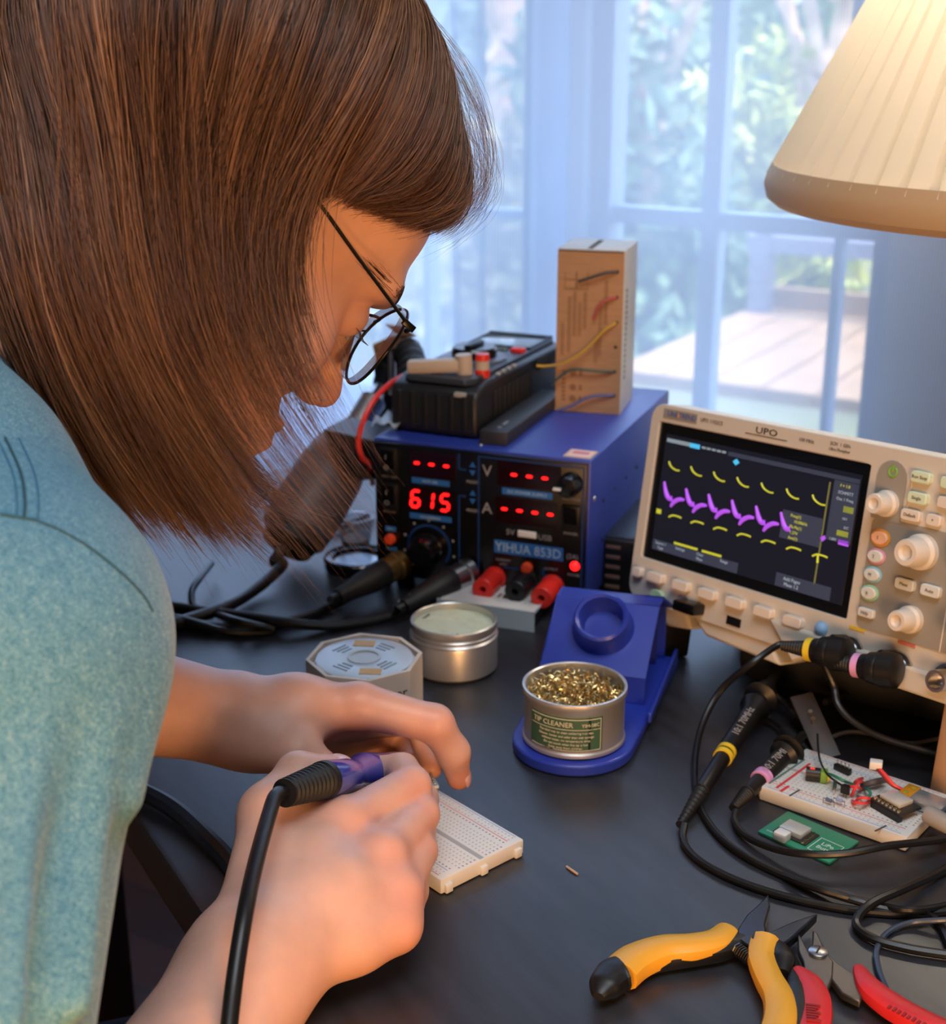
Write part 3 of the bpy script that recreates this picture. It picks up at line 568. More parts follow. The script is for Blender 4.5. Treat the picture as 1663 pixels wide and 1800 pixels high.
# panel areas and controls
mb = MB(); mb.prism(rr(.0895, .2150, -.0470, .0170, .004), -.0006, .001, ax='y'); mb.prism([(.0880, .016), (.0880, .040)] + [(.0975 + .0095 * math.cos(R(a)), .040 + .0095 * math.sin(R(a))) for a in range(180, -1, -20)] + [(.1070, .016)], -.0009, .001, ax='y'); mb.build('grey_panel', M_greyarea, so)
mb = MB(); mb.box(.1440, .1446, -.0010, .001, -.047, .017); mb.box(.1100, .1103, -.0008, .001, .018, .046); mb.build('panel_line', M_beigebtn, so)
def button(x, z, w, h, m, d=.003, r=.0015, lab=None, nm='button', par=None):
    mb = MB(); mb.prism(rr((x - w / 2) * mm, (x + w / 2) * mm, (z - h / 2) * mm, (z + h / 2) * mm, min(w, h) * mm * .3), -d, .001, ax='y'); o = mb.build(nm, m, par or so, bevel=.0006)
    if lab: o['label'] = lab
    return o
for k in range(6):
    button(-64.5 + k * 22.5, -55.2, 13.5, 6.4, M_beigebtn, .0045)
button(-80.5, -55.2, 7.5, 6.4, M_beigebtn, .0045)
def oval(x, z, rx, rz, m, lab, y=-.0028, ring=None):
    if ring:
        mb = MB(); mb.prism([((x + (rx + 1.1) * math.cos(a)) * mm, (z + (rz + 1.1) * math.sin(a)) * mm) for a in [2 * math.pi * k / 24 for k in range(24)]], -.0012, .001, ax='y'); q = mb.build('button_ring', ring, so)
    mb = MB(); mb.prism([((x + rx * math.cos(a)) * mm, (z + rz * math.sin(a)) * mm) for a in [2 * math.pi * k / 24 for k in range(24)]], y, .001, ax='y'); o = mb.build('channel_button', m, so, bevel=.0006); o['label'] = lab; return o
oval(-62, -67, 6, 4.2, mat('pale_green_key', (190, 215, 175), .5), 'pale green oval key')
pal = mat('pale_key', (214, 218, 216), .5)
oval(96.6, 5.8, 5.4, 3.9, mat('peach_key', (240, 185, 150), .5), 'peach oval key', ring=mat('amber_ring', (225, 160, 50), .5))
oval(95.8, -5, 5, 3.6, pal, 'oval key with pink rim', ring=mat('pink_ring', (215, 150, 180), .5))
oval(95.4, -15.6, 5, 3.6, pal, 'oval key with blue rim', ring=mat('blue_ring', (140, 195, 220), .5))
oval(95.4, -26.2, 5, 3.6, pal, 'oval key with green rim', ring=mat('green_ring', (150, 210, 175), .5))
button(96, -37.6, 10.5, 5.4, pal, .003)
for x, z, m in ((116.5, 43.7, 'g'), (116.6, 32.2, 'g'), (114.2, 22.2, 'b'), (128.6, 22.4, 'b'), (135, 43.7, 'g'), (135, 33, 'b'), (117.6, -15.8, 'p'), (133.8, -15.6, 'p'), (155, 40, 'b'), (155, 28, 'b'), (175, 40, 'b'), (175, 28, 'b'), (195, 40, 'b'), (195, 28, 'b')):
    mt_ = {'g': mat('mint_key', (212, 228, 200), .5), 'b': M_beigebtn, 'p': pal}[m]
    button(x, z, 12 if x != 128.6 else 9, 6.4, mt_, .0035)
def knob(x, z, r, L):
    mb = MB(); mb.cyl((x * mm, 0, z * mm), (x * mm, -L, z * mm), r, seg=36, prof=[(r * 1.12, 0), (r * 1.10, .25), (r * .92, .35), (r * .84, .92), (r * .76, 1), (r * .48, 1), (r * .34, .90), (0, .88)]); return mb.build('knob', M_beigebtn, so)
knob(97.4, 25.5, .0068, .014); knob(124, 3.8, .0090, .017); knob(124, -34.2, .0070, .015); knob(160, 3, .009, .017); knob(160, -32, .007, .015); knob(190, 3, .009, .017); knob(190, -32, .007, .015)
mb = MB(); mb.ball((67.2 * mm, -.001, -54.6 * mm), .0042, sc_=(1, .8, 1)); mb.build('blue_key', mat('sky_blue_key', (135, 180, 225), .5), so)
mb = MB(); mb.tube([(.0977 + .0026 * math.sin(R(a)), -.0012, .0435 + .0026 * math.cos(R(a))) for a in range(35, 326, 15)], .0005, 6); mb.box(.0972, .0982, -.0016, -.0010, .0435, .0475); mb.build('power_symbol', mat('lit_green', (110, 165, 50), .5, emit=0.08), so)
mb = MB(); mb.box(85.5 * mm, 96 * mm, -.0005, .0005, -49.4 * mm, -47.6 * mm); mb.build('yellow_channel_mark', mat('yellow_mark', (225, 190, 60), .5), so)
mb = MB(); mb.box(118 * mm, 129 * mm, -.0005, .0005, -49.2 * mm, -47.4 * mm); mb.build('pink_channel_mark', mat('rose_mark', (200, 110, 105), .5), so)
mb = MB()
for s, x, z, sz in (('UPO 1102CS', -38, 51.2, 3.4), ('CHROMA', 0, 50.6, 3), ('100 MHz', 36, 51, 3), ('2CH  1 GS/s', 60, 52.4, 2.8), ('Ultra Phosphor', 60, 49.2, 2.4), ('Channel', 124, -24.5, 2.4), ('Intensity', 98, 35.5, 2), ('Horizontal', 124, 15, 2.4)):
    if s != 'CHROMA': text_into(mb, s, at(x * mm, -.0003, z * mm), sz * mm)
for x, z, s in ((116.5, 43.7, 'Run Stop'), (116.6, 32.2, 'Single'), (114.2, 22.2, 'Default'), (128.6, 22.4, '+'), (96.6, 5.8, '1'), (95.8, -5, '2'), (95.4, -15.6, 'M'), (95.4, -26.2, 'R'), (96, -37.6, 'Help'), (117.6, -15.8, 'Meas'), (133.8, -15.6, 'Auto')):
    text_into(mb, s, at(x * mm, -.0037, z * mm), .0026)
mb.build('lettering', mat('grey_lettering', (110, 104, 98), .6), so)
mb = MB(); text_into(mb, 'UPO', at(.006, -.0003, .0515), .0056, sx=1.5); mb.tube([(-.010, -.0003, .0486), (.022, -.0003, .0486)], .0002, 5); mb.build('series_lettering', M_black, so)
mb = MB(); mb.box(-.0790, -.0500, -.0004, .001, .0478, .0540); mb.build('logo_plate', M_greyarea, so)
mb = MB(); text_into(mb, 'UNI', at(-.0710, -.0007, .0509), .0050); text_into(mb, 'TREND', at(-.0580, -.0007, .0509), .0046); mb.build('logo_lettering', mat('logo_blue', (70, 90, 160), .5), so); mb = MB(); mb.box(-.0664, -.0650, -.0008, 0, .0496, .0522); mb.build('logo_dash', mat('logo_orange', (215, 150, 90), .5), so)
# lower lip with ports and bnc sockets, support feet
mb = MB(); mb.prism([(-.062, -.0735), (-.040, -.0735), (-.034, -.083), (-.056, -.086)], .004, .03, ax='y'); mb.prism([(-.034, -.0730), (.030, -.0730), (.040, -.0855), (-.02, -.0830)], .002, .03, ax='y'); mb.prism([(.030, -.058), (.2, -.060), (.2, -.0735), (.062, -.0735), (.052, -.0800)], -.0035, .006, ax='y'); mb.build('lower_lip', M_beige, so, bevel=.002)
mb = MB(); mb.box(-.040, -.022, -.011, .002, -.0700, -.0628, bev=.0015); mb.build('usb_stick_stub', M_blackgloss, so)
mb = MB(); mb.box(-.0030, .0080, -.0008, .002, -.0700, -.0648); mb.build('usb_slot', M_black, so)
for x in (89, 121.5, 152):
    mb = MB(); z = -62 if x < 150 else -60
    mb.cyl((x * mm, 0, z * mm), (x * mm, -.013, z * mm), .006, seg=24, prof=[(.0085, 0), (.0085, .15), (.0062, .2), (.0060, 1), (.0045, 1), (.0045, .3), (0, .3)]); mb.build('bnc_socket', M_steel, so)
for x, zf in ((-.05, .0965), (.18, .1085)):
    mb = MB(); mb.box(x - .01, x + .012, .08, .095, -zf, ZB + .008, bev=.003); mb.build('foot', M_rubber, so)
mb = MB(); mb.box(.152, .162, -.001, .018, -.1235, -.06, bev=.002); mb.build('foot', mat('tan_foot', (170, 130, 95), .6), so)
mb = MB(); mb.box(-.075, -.055, .004, .030, -.1085, -.07, bev=.002); mb.build('foot', M_rubber, so)
# ------------------------------------------------------------------ probes
def along(M, p): return M @ Vector(p)
def worldthing(name, label, cat, group=None): return thing(name, label, cat, Matrix.Identity(4), group)
def probe(label, xb, ring, direction, cab, body, bands, tailn, ringname):
    t = worldthing('oscilloscope_probe', label, 'probe')
    base = along(MS, (xb * mm, -.006, -.062)); d = direction.normalized()
    mb = MB(); mb.cyl(base, base + (MS.to_3x3() @ Vector((0, -1, 0))) * .006 + d * .003, .0100, seg=28); p1 = base + (MS.to_3x3() @ Vector((0, -1, 0))) * .010
    e1 = p1 + d * .0135
    mb.cyl(p1 - d * .010, e1, .0100, seg=28, prof=[(.0065, 0), (.0096, .08), (.0102, .45), (.0088, .5), (.0092, .56), (.0086, .75), (.0074, .8), (.0070, .95), (.0058, 1)]); mb.build('bnc_plug', M_black, t)
    mb = MB(); mb.cyl(e1 - d * .001, e1 + d * .003, .0068, seg=24); mb.build(ringname, ring, t)
    e2 = e1 + d * .019
    mb = MB(); mb.cyl(e1 + d * .003, e2, .005, seg=16, prof=[(q, i / 18) for i, q in enumerate([.0052 - .00012 * i - (.0007 if i % 2 else 0) for i in range(19)])]); mb.build('strain_relief', M_rubber, t)
    b = body
    pts = [e2 - d * .004, e2 + d * .003] + [G(*p) for p in cab] + [tailn]
    mb = MB(); mb.tube(crom(pts, 8), .0020, 9); mb.build('cable', M_cable, t)
    return t
def probe_body(t, tip, tail, ring, ringname, s=1.0):
    d = (tail - tip); L = d.length
    mb = MB(); mb.cyl(tip, tail, .005, seg=24, prof=[(.0026 * s, 0), (.0030 * s, .14), (.0062 * s, .20), (.0064 * s, .26), (.0102 * s, .27), (.0102 * s, .28), (.0052 * s, .30), (.0050 * s, .345), (.0090 * s, .35), (.0090 * s, .362), (.0058 * s, .40), (.0056 * s, .70), (.0046 * s, .73), (.0043 * s, .99), (0, 1)]); mb.build('probe_body', M_black, t)
    mb = MB(); a = tip + d * .70; mb.cyl(a, a + d.normalized() * .003, .0056, seg=20); a = tip + d * .735; mb.cyl(a, a + d.normalized() * .003, .0056, seg=20); mb.build(ringname, ring, t)
    mb = MB(); mb.cyl(tail - d * .02, tail + d * .22, .004, seg=14, prof=[(q, i / 20) for i, q in enumerate([.0044 - .00010 * i - (.0006 if i % 2 else 0) for i in range(21)])]); mb.build('strain_relief', M_rubber, t)
    mb = MB(); Mx = Matrix.Translation(tip + d * .50 + Vector((0, 0, .0))) ; dn = d.normalized(); side = Vector((0, 0, 1)).cross(dn).normalized(); upn = dn.cross(side)
    Mt = Matrix.Identity(4)
    for i, v in enumerate((dn, -upn if upn.z < 0 else -upn, side)):
        for j in range(3): Mt[j][i] = v[j]
    n = Vector((0, -.5, 1)); n = (n - dn * n.dot(dn)).normalized(); zz = dn.cross(-n) * -1
    dn = -dn
    for i, v in enumerate((dn, -n, dn.cross(-n))):
        for j in range(3): Mt[j][i] = v[j]
    Mt.translation = tip + d * .53 + n * .0058
    text_into(mb, '10:1 70MHz', Mt, .0062 * s, depth=.0001); mb.build('probe_lettering', M_wprint, t)
tailA = G(1203, 1448, .006); tipA = D(1392, 1150, .90)
tipA.z = max(tipA.z, .008)
xdir = MS.to_3x3() @ Vector((-1, 0, 0)); pA = (xdir + Vector((-.15, -.1, -.10)))
t1 = probe('black oscilloscope probe with yellow bands lying left of the breadboard circuit', 89, mat('yellow_ring', (232, 200, 50), .45), pA,
           [(1322, 1166, .050), (1268, 1212, .03), (1234, 1275, .014), (1221, 1345, .004), (1228, 1410, .0022), (1258, 1462, .0022), (1310, 1505, .0022), (1400, 1548, .0022), (1500, 1582, .0045), (1600, 1604, .0022), (1760, 1600, .0022), (1800, 1660, .0022), (1700, 1700, .0022), (1640, 1612, .0022), (1560, 1606, .0022), (1480, 1597, .0022), (1380, 1576, .0022), (1290, 1546, .0022), (1228, 1512, .0022), (1201, 1478, .003)], None, None, G(1203, 1450, .005), 'yellow_ring')
probe_body(t1, G(1372, 1172, .022), G(1232, 1392, .007), MATS['yellow_ring'], 'yellow_band')
t2 = probe('black oscilloscope probe with pink bands whose tip meets the breadboard corner', 121.5, mat('pink_ring_plastic', (222, 160, 215), .45), pA,
           [(1466, 1206, .044), (1474, 1240, .036), (1505, 1272, .028), (1560, 1300, .020), (1663, 1330, .014), (1780, 1370, .01), (1800, 1440, .010), (1663, 1474, .010), (1560, 1487, .0135), (1490, 1500, .012), (1430, 1502, .010), (1370, 1494, .006), (1315, 1472, .0035), (1292, 1445, .0035)], None, None, G(1294, 1425, .006), 'pink_ring')
probe_body(t2, G(1412, 1292, .014), G(1312, 1396, .007), MATS['pink_ring_plastic'], 'pink_band', .95)
def lead(name, label, cat, pts, r, m=None, smoothn=8, world=True, group=None):
    mb = MB(); mb.tube(crom(pts, smoothn), r, 8); return tag(mb.build(name, m or M_cable), label, cat, group)
def gclip(label, pts):
    t = worldthing('ground_clip_lead', label, 'clip lead'); P = [G(*p) for p in pts]
    mb = MB(); mb.tube(crom(P, 8), .0016, 8); mb.build('lead_wire', M_cable, t)
    a, b = P[-1], P[-1] + (P[-1] - P[-2]).normalized() * .028
    mb = MB(); mb.cyl(a, b, .003, prof=[(.002, 0), (.0036, .15), (.0036, .7), (.0022, .95), (.001, 1)]); mb.build('clip_sleeve', M_rubber, t)
    mb = MB(); mb.cyl(b, b + (b - a).normalized() * .006, .0013, .0006); mb.build('clip_tip', M_steel, t)
gclip('black ground clip lead running from the yellow-banded probe to the flat module', [(1348, 1205, .02), (1368, 1225, .012), (1390, 1250, .008)])
gclip('short black ground clip lead crossing beside the pink-banded probe', [(1335, 1240, .02), (1350, 1258, .008), (1375, 1280, .006)])
lead('cable', 'thin grey cable curving behind the flat dark module toward the right', 'cable', [G(*p) for p in ((1450, 1235, .02), (1480, 1225, .012), (1500, 1205, .01))], .0018)
lead('cable', 'thin pale grey cable lying right of the dark module under the scope', 'cable', [G(*p) for p in ((1462, 1296, .002), (1490, 1287, .002), (1530, 1290, .002), (1590, 1306, .002), (1640, 1300, .002), (1720, 1280, .002))], .0013, mat('grey_cable', (110, 105, 102), .5))
lead('cable', 'black cable making a narrow loop above the red-handled cutters', 'cable', [G(*p) for p in ((1740, 1480, .003), (1663, 1528, .003), (1590, 1562, .0065), (1530, 1590, .0065), (1505, 1622, .003), (1530, 1648, .003), (1590, 1666, .003), (1663, 1678, .003), (1760, 1690, .003))], .0022)
lead('cable', 'thin dark blue wire curling down behind the cutters', 'wire', [G(*p) for p in ((1740, 1612, .006), (1663, 1617, .006), (1600, 1622, .003), (1560, 1640, .002), (1541, 1670, .002), (1545, 1705, .002), (1558, 1738, .002))], .0014, mat('dark_blue_wire', (60, 70, 88), .35))
lead('cable', 'black cable lying nearest the two pairs of pliers at the frame edge', 'cable', [G(*p) for p in ((1740, 1570, .003), (1663, 1592, .003), (1600, 1600, .0065), (1540, 1590, .003), (1450, 1566, .0065), (1380, 1540, .003))], .0018)
# padded roll under the scope
MR = frame(G(1290, 1212, 0), G(1663, 1300, 0) - G(1290, 1212, 0))
rl = thing('padded_roll', 'black padded cylindrical roll lying beneath the front of the oscilloscope', 'roll', MR)
mb = MB(); mb.cyl((0, .026, .0195), (.29, .026, .0195), .0193, seg=32, prof=[(.017, 0), (.0193, .02), (.0193, .98), (.017, 1)]); mb.build('roll_body', mat('black_fabric', (18, 20, 26), .7, bump=(700, .2)), rl)
for x in (0, .29):
    mb = MB(); mb.cyl((x - .0008, .026, .0195), (x + .0008, .026, .0195), .0155, seg=28); mb.build('end_cap', M_rubber, rl)
# dark flat module
MFm = frame(G(1445, 1300, .020), (.83, -.45, .0), (-.35, -.75, .75))
fm = thing('flat_module', 'dark grey flat rectangular module with two bright pins behind the breadboard', 'module', MFm)
mb = MB(); mb.box(-.008, .008, -.0015, .0015, -.022, .026, bev=.0004)
a_, b_, c_ = D(1437, 1336, .80), D(1478, 1326, .80), D(1417, 1220, .835)
mb.bm.free(); MFm = frame((a_ + b_) / 2, b_ - a_, c_ - (a_ + b_) / 2); fm.matrix_world = MFm; wv = (b_ - a_).length; hv = (D(1397, 1222, .835) - a_).length
mb = MB(); mb.box(-wv / 2, wv / 2, 0, .003, 0, hv, bev=.0004); mb.build('module_plate', mat('dark_grey_plastic', (62, 57, 56), .45), fm)
for z in (.55, .66):
    mb = MB(); mb.cyl((.000, .0005, hv * z), (.000, -.0035, hv * z), .0014, seg=16); mb.build('pin', mat('bright_pin', (235, 225, 200), .2, 1), fm)
# ------------------------------------------------------------------ soldering iron stand with tip cleaner
MK = frame((.0583, .739, 0), yaw=-17)
sd = thing('iron_stand', 'empty blue metal soldering iron stand with round funnel holder', 'iron stand', MK)
mb = MB(); pl = [(.0355 * math.cos(R(a)), .0355 * math.sin(R(a))) for a in range(180, 361, 10)] + [(.0405, .128), (-.036, .128)]
mb.prism(pl, .0005, .0075); mb.build('base_plate', M_standblue, sd, bevel=.0012)
mb = MB(); mb.box(.0375, .0400, .030, .128, .0070, .0135); mb.box(-.036, -.0340, .030, .128, .0070, .0125); mb.build('base_rim', M_standblue, sd, bevel=.0008)
prof_ = [(.052, .0075), (.052, .025), (.092, .056), (.108, .056), (.124, .044), (.124, .0075)]
def plate(mb, pts, th=.0014):
    P = [Vector(p) for p in pts]; n = (P[1] - P[0]).cross(P[2] - P[0]).normalized() * th; k = len(P)
    vs = P + [p - n for p in P]; mb._add(vs, [tuple(range(k)), tuple(range(k, 2 * k))[::-1]] + [(i, k + i, k + (i + 1) % k, (i + 1) % k) for i in range(k)])
mb = MB(); xa, xb = -.034, .032
for i in range(5):
    (ya, za), (yb, zb) = prof_[i], prof_[i + 1]
    if i != 3: plate(mb, [(xa, ya, za), (xb, ya, za), (xb, yb, zb), (xa, yb, zb)])
    else: plate(mb, [(xa, ya, za), (xb, ya, za), (xb + .006, yb, zb), (xa - .002, yb, zb)])
plate(mb, [(xa, y, z) for y, z in prof_])
mb.build('holder_housing', M_standblue, sd, bevel=.0006)
mb = MB(); plate(mb, [(xa + .004, .112, .008), (xb - .004, .112, .008), (xb - .004, .112, .050), (xa + .004, .112, .050)]); mb.build('inner_plate', mat('shaded_blue_enamel', (22, 36, 118), .45), sd)  # stand enamel with the shade of the hollow put into its colour
nrm = Vector((0, -math.sin(R(37.8)), math.cos(R(37.8)))); cc = Vector((0, .0765, .0445))
mb = MB(); q = nrm.to_track_quat('Z', 'Y').to_matrix().to_4x4(); Mq = Matrix.Translation(cc - nrm * .004) @ q
mb.lathe([(.0195, .003), (.0185, .006), (.0175, .011), (.0170, .017), (.0155, .0185), (.0138, .0175), (.0130, .012), (.0110, -.004), (.0085, -.018), (.0060, -.018), (.0085, -.003)], 48, Mq); mb.build('funnel', M_standblue, sd)
Tn = thing('tip_cleaner_tin', 'round steel tip cleaner tin with green label filled with brass wool', 'tip cleaner', MK @ Matrix.Translation((0, 0, .0076)))
mb = MB(); r = .0298
mb.lathe([(0, .0004), (r - .001, .0004), (r, .0014), (r, .0030), (r - .0008, .0040), (r - .0008, .0285), (r + .0002, .0300), (r + .0004, .0325), (r + .0002, .0338), (r - .0009, .0340), (r - .0016, .0335), (r - .0018, .0040), (0, .0035)], 72); mb.build('tin', M_alu, Tn)
def bend(mb, rad, a0=0.0):
    for v in mb.bm.verts:
        a = v.co.x / rad + a0; rr_ = rad - v.co.y; v.co = Vector((rr_ * math.sin(a), -rr_ * math.cos(a), v.co.z))
A1 = R(12)
mb = MB()
for i in range(40):
    x0, x1 = -.0275 + .0445 * i / 40, -.0275 + .0445 * (i + 1) / 40; mb.box(x0, x1, -.0002, .0004, .0055, .0262)
bend(mb, r - .0006, A1); mb.build('green_label', mat('green_label', (58, 92, 70), .5), Tn)
mb = MB()
for (s, x, z, sz, al) in (('TIP CLEANER', -.0125, .0218, .0042, 'CENTER'), ('YIH-08C', .0098, .0216, .0029, 'CENTER'), ('The ideal way to clean soldering iron tips', -.0045, .0170, .0019, 'CENTER'), ('Cleaner, better and safer than wet sponge', -.0045, .0145, .0019, 'CENTER'), ('without water, no temperature drop', -.0045, .0122, .0019, 'CENTER'), ('Do not touch when the tip is hot', -.0045, .0098, .0019, 'CENTER'), ('Keep away from children', -.0045, .0076, .0019, 'CENTER')):
    text_into(mb, s, Matrix.Translation((x, -.0004, z)), sz)
bmesh.ops.subdivide_edges(mb.bm, edges=[e for e in mb.bm.edges if e.calc_length() > .002], cuts=2)
for (x0, x1, z0, z1) in ((-.0265, .0160, .0250, .0254), (-.0265, .0160, .0188, .0191), (-.0265, .0160, .0060, .0063)):
    for i in range(24): mb.box(x0 + (x1 - x0) * i / 24, x0 + (x1 - x0) * (i + 1) / 24, -.0004, 0, z0, z1)
mb.box(.0157, .0160, -.0004, 0, .0060, .0254)
bend(mb, r - .0006, A1); mb.build('label_lettering', mat('cream_print', (216, 204, 180), .5), Tn)
vs, fs = [], []
mb = MB()
for k in range(300):
    rr_ = .0265 * math.sqrt(rng.random()); a = rng.random() * 6.283; c0 = Vector((rr_ * math.cos(a), rr_ * math.sin(a), .0275 + .0035 * rng.random() - 6 * rr_ * rr_ * .8))
    t1_ = Vector(rng.normal(size=3)).normalized(); t2_ = t1_.orthogonal().normalized(); rad = .0012 + .0014 * rng.random(); n = 16; ax_ = t1_.cross(t2_)
    P = [c0 + (t1_ * math.cos(i * .75) + t2_ * math.sin(i * .75)) * rad + ax_ * (.0006 * i - .004) for i in range(n)]
    P = [Vector((p.x, p.y, max(.012, min(p.z, .0345)))) if p.xy.length < .0272 else Vector((p.x * .0272 / p.xy.length, p.y * .0272 / p.xy.length, min(p.z, .031))) for p in P]
    mb.tube(P, .00042, 4, cap=False)
mb.lathe([(.0272, .02), (.025, .0245), (.012, .0265), (0, .027)], 24)
wl = mb.build('brass_wool', mat('brass_wool', (222, 190, 128), .28, .85, noise=(300, .35)), Tn); wl['kind'] = 'stuff'
# ------------------------------------------------------------------ flux tin
TF = thing('flux_tin', 'open round aluminium tin of pale yellow flux paste', 'tin', Matrix.Translation((-.0125, .851, 0)))
r = .0285
mb = MB(); mb.lathe([(0, .0004), (r - .002, .0004), (r, .0025), (r, .0225), (r - .0003, .0235), (r + .0004, .0245), (r - .0009, .0258), (r - .0009, .0270), (r - .0002, .0278), (r - .0010, .0288), (r - .0003, .0300), (r - .0006, .0338), (r - .0016, .0345), (r - .0022, .0338), (r - .0024, .0285), (0, .028)], 72); mb.build('tin', M_alu, TF)
mb = MB(); mb.lathe([(r - .0023, .0300), (r - .004, .0292), (.015, .0290), (.006, .0296), (0, .0293)], 40); mb.build('flux_paste', mat('flux_paste', (226, 224, 192), .35, bump=(250, .5, .002), noise=(120, .08), sss=.2), TF)
mb = MB(); mb.tube([(-.021, .010, .0295), (-.016, .013, .0318)], .0006, 6); mb.tube([(-.001, -.019, .0292), (.003, -.016, .030)], .0006, 6); mb.build('wire_scrap', mat('scrap_grey', (90, 110, 105), .4), TF)
# ------------------------------------------------------------------ solder spool carton
TS = thing('solder_spool_box', 'octagonal cream carton with a solder spool showing on top', 'spool box', Matrix.Translation((-.0655, .784, 0)) @ Matrix.Rotation(R(-14), 4, 'Z'))
oc = [(.0352 * math.cos(R(22.5 + 45 * k)), .0352 * math.sin(R(22.5 + 45 * k))) for k in range(8)]; oi = [(a * .93, b * .93) for a, b in oc]
mb = MB(); n = 8; hS = .038
vs = [(a, b, 0) for a, b in oc] + [(a, b, hS) for a, b in oc] + [(a, b, hS) for a, b in oi] + [(a, b, hS - .004) for a, b in oi]
fs = [tuple(range(8))[::-1]] + [(k * 8 + i, k * 8 + (i + 1) % 8, (k + 1) * 8 + (i + 1) % 8, (k + 1) * 8 + i) for k in range(3) for i in range(8)] + [tuple(range(24, 32))]
mb._add(vs, fs); mb.build('carton', mat('cream_card', (232, 215, 196), .6, noise=(50, .04)), TS)
mb = MB(); mb.lathe([(.0295, hS - .004), (.0295, hS - .0012), (.028, hS - .0006), (.0105, hS - .0006), (.0095, hS - .001), (.0085, hS - .0035), (.0, hS - .0035)], 56); mb.build('spool_disc', mat('pale_blue_plastic', (205, 216, 224), .35, coat=.3), TS)
mb = MB(); mb.lathe([(.0102, hS - .0008), (.0102, hS - .0001), (.0085, hS - .0001), (.0082, hS - .003), (0, hS - .003)], 32); mb.build('hub', mat('translucent_grey', (190, 194, 190), .3), TS)
for (x, y, a) in ((-.006, .0185, 8), (.010, -.0190, 12)):
    mb = MB(); mb.box(-.0065, .0065, -.004, .004, hS - .0006, hS - .0002, Matrix.Translation((x, y, 0)) @ Matrix.Rotation(R(a), 4, 'Z')); mb.build('amber_label', mat('amber_label', (220, 170, 95), .5), TS)
mb = MB()
for k in range(4):
    a = R(20 + k * 90 - 45)
    for j in range(3): M_ = Matrix.Rotation(a + R(90), 4, 'Z') @ Matrix.Translation((0, -.0215 + j * .0032, 0)); mb.box(-.0055 + j * .0008, .0055 - j * .0008, 0, .0011, hS - .0006, hS - .0003, M_)
mb.build('spool_print', mat('grey_blue_print', (130, 145, 155), .5), TS)
mb = MB(); a = R(-45); ap = .0352 * math.cos(R(22.5))
Mf = Matrix.Rotation(R(45), 4, 'Z') @ Matrix.Translation((0, -ap - .0002, hS * .66))
text_into(mb, 'Kester', Mf, .0085); mb.tube([Mf @ Vector((-.009, 0, -.0035)), Mf @ Vector((.008, 0, -.0035))], .0002, 4); mb.build('carton_lettering', mat('black_print', (40, 38, 38), .5), TS)
# ------------------------------------------------------------------ small things at the back
Ml = Matrix.Translation(G(628, 985, .006) - Vector((0, 0, .006)))
ld = thing('round_lid', 'round black lid with silvery inside lying left of the blue station', 'lid', Ml)
mb = MB(); mb.lathe([(0, .0004), (.024, .0004), (.0255, .002), (.0262, .009), (.0250, .0105), (.0235, .0095), (.0195, .0092), (.0185, .006), (0, .0055)], 56); mb.build('lid_body', M_blackgloss, ld)
mb = MB(); mb.lathe([(.0180, .006), (.0175, .0066), (.004, .0068), (0, .0062)], 40); mb.build('silver_inside', M_steel, ld)
p = G(650, 955, .01); Mc = Matrix.Translation((p.x - .012, p.y + .01, 0))
cp = thing('clear_cup', 'small clear plastic cup half hidden behind the blue station', 'cup', Mc)
mb = MB(); mb.lathe([(0, .001), (.010, .001), (.011, .002), (.0145, .028), (.0155, .0285), (.0155, .0295), (.0138, .0295), (.0102, .003), (0, .0025)], 32); mb.build('cup', mat('clear_plastic', (235, 240, 245), .1, trans=.85, ior=1.3), cp)
mb = MB(); mb.lathe([(0, .0028), (.0100, .0032), (.0112, .011), (0, .011)], 28); mb.build('copper_filling', mat('copper_bits', (150, 105, 80), .45, .3), cp)
Mwb = frame(G(937, 1112, 0), G(972, 1070, .0) - G(937, 1112, 0)); 
wbx = thing('flat_case', 'flat black-sided case with white card lid lying before the station', 'case', Mwb)
mb = MB(); mb.box(.001, .048, .001, .070, .0004, .0120, bev=.0008); mb.build('case_body', mat('smoky_black_plastic', (20, 24, 26), .15), wbx)
mb = MB(); mb.box(.0008, .0485, .0008, .0705, .0120, .0140); mb.build('white_lid', mat('white_card', (214, 212, 210), .6), wbx)
mb = MB(); mb.box(.0005, .0015, -.0005, .0720, 0, .0150); mb.box(.0005, .0495, -.0005, .0005, .0130, .0148); mb.build('clear_edge', mat('clear_edge', (200, 210, 212), .15), wbx)
mb = MB()
for k in range(4): mb.box(.020, .024 + k * .001, .020 + k * .004, .022 + k * .004, .0140, .0142)
for k in range(5): mb.box(.040, .046, .012 + k * .012, .018 + k * .012, .0140, .0142)
mb.build('lid_print', mat('brown_grey_print', (120, 95, 90), .6), wbx)
a, b = G(705, 1062, .002), G(750, 1036, .002); Msp = frame(a, b - a)
spg = thing('white_strip', 'narrow white plastic strip lying under the front of the station', 'strip', Msp)
mb = MB(); mb.box(0, (b - a).length, -.003, .003, 0, .002, bev=.0006); mb.build('strip_body', M_white, spg)
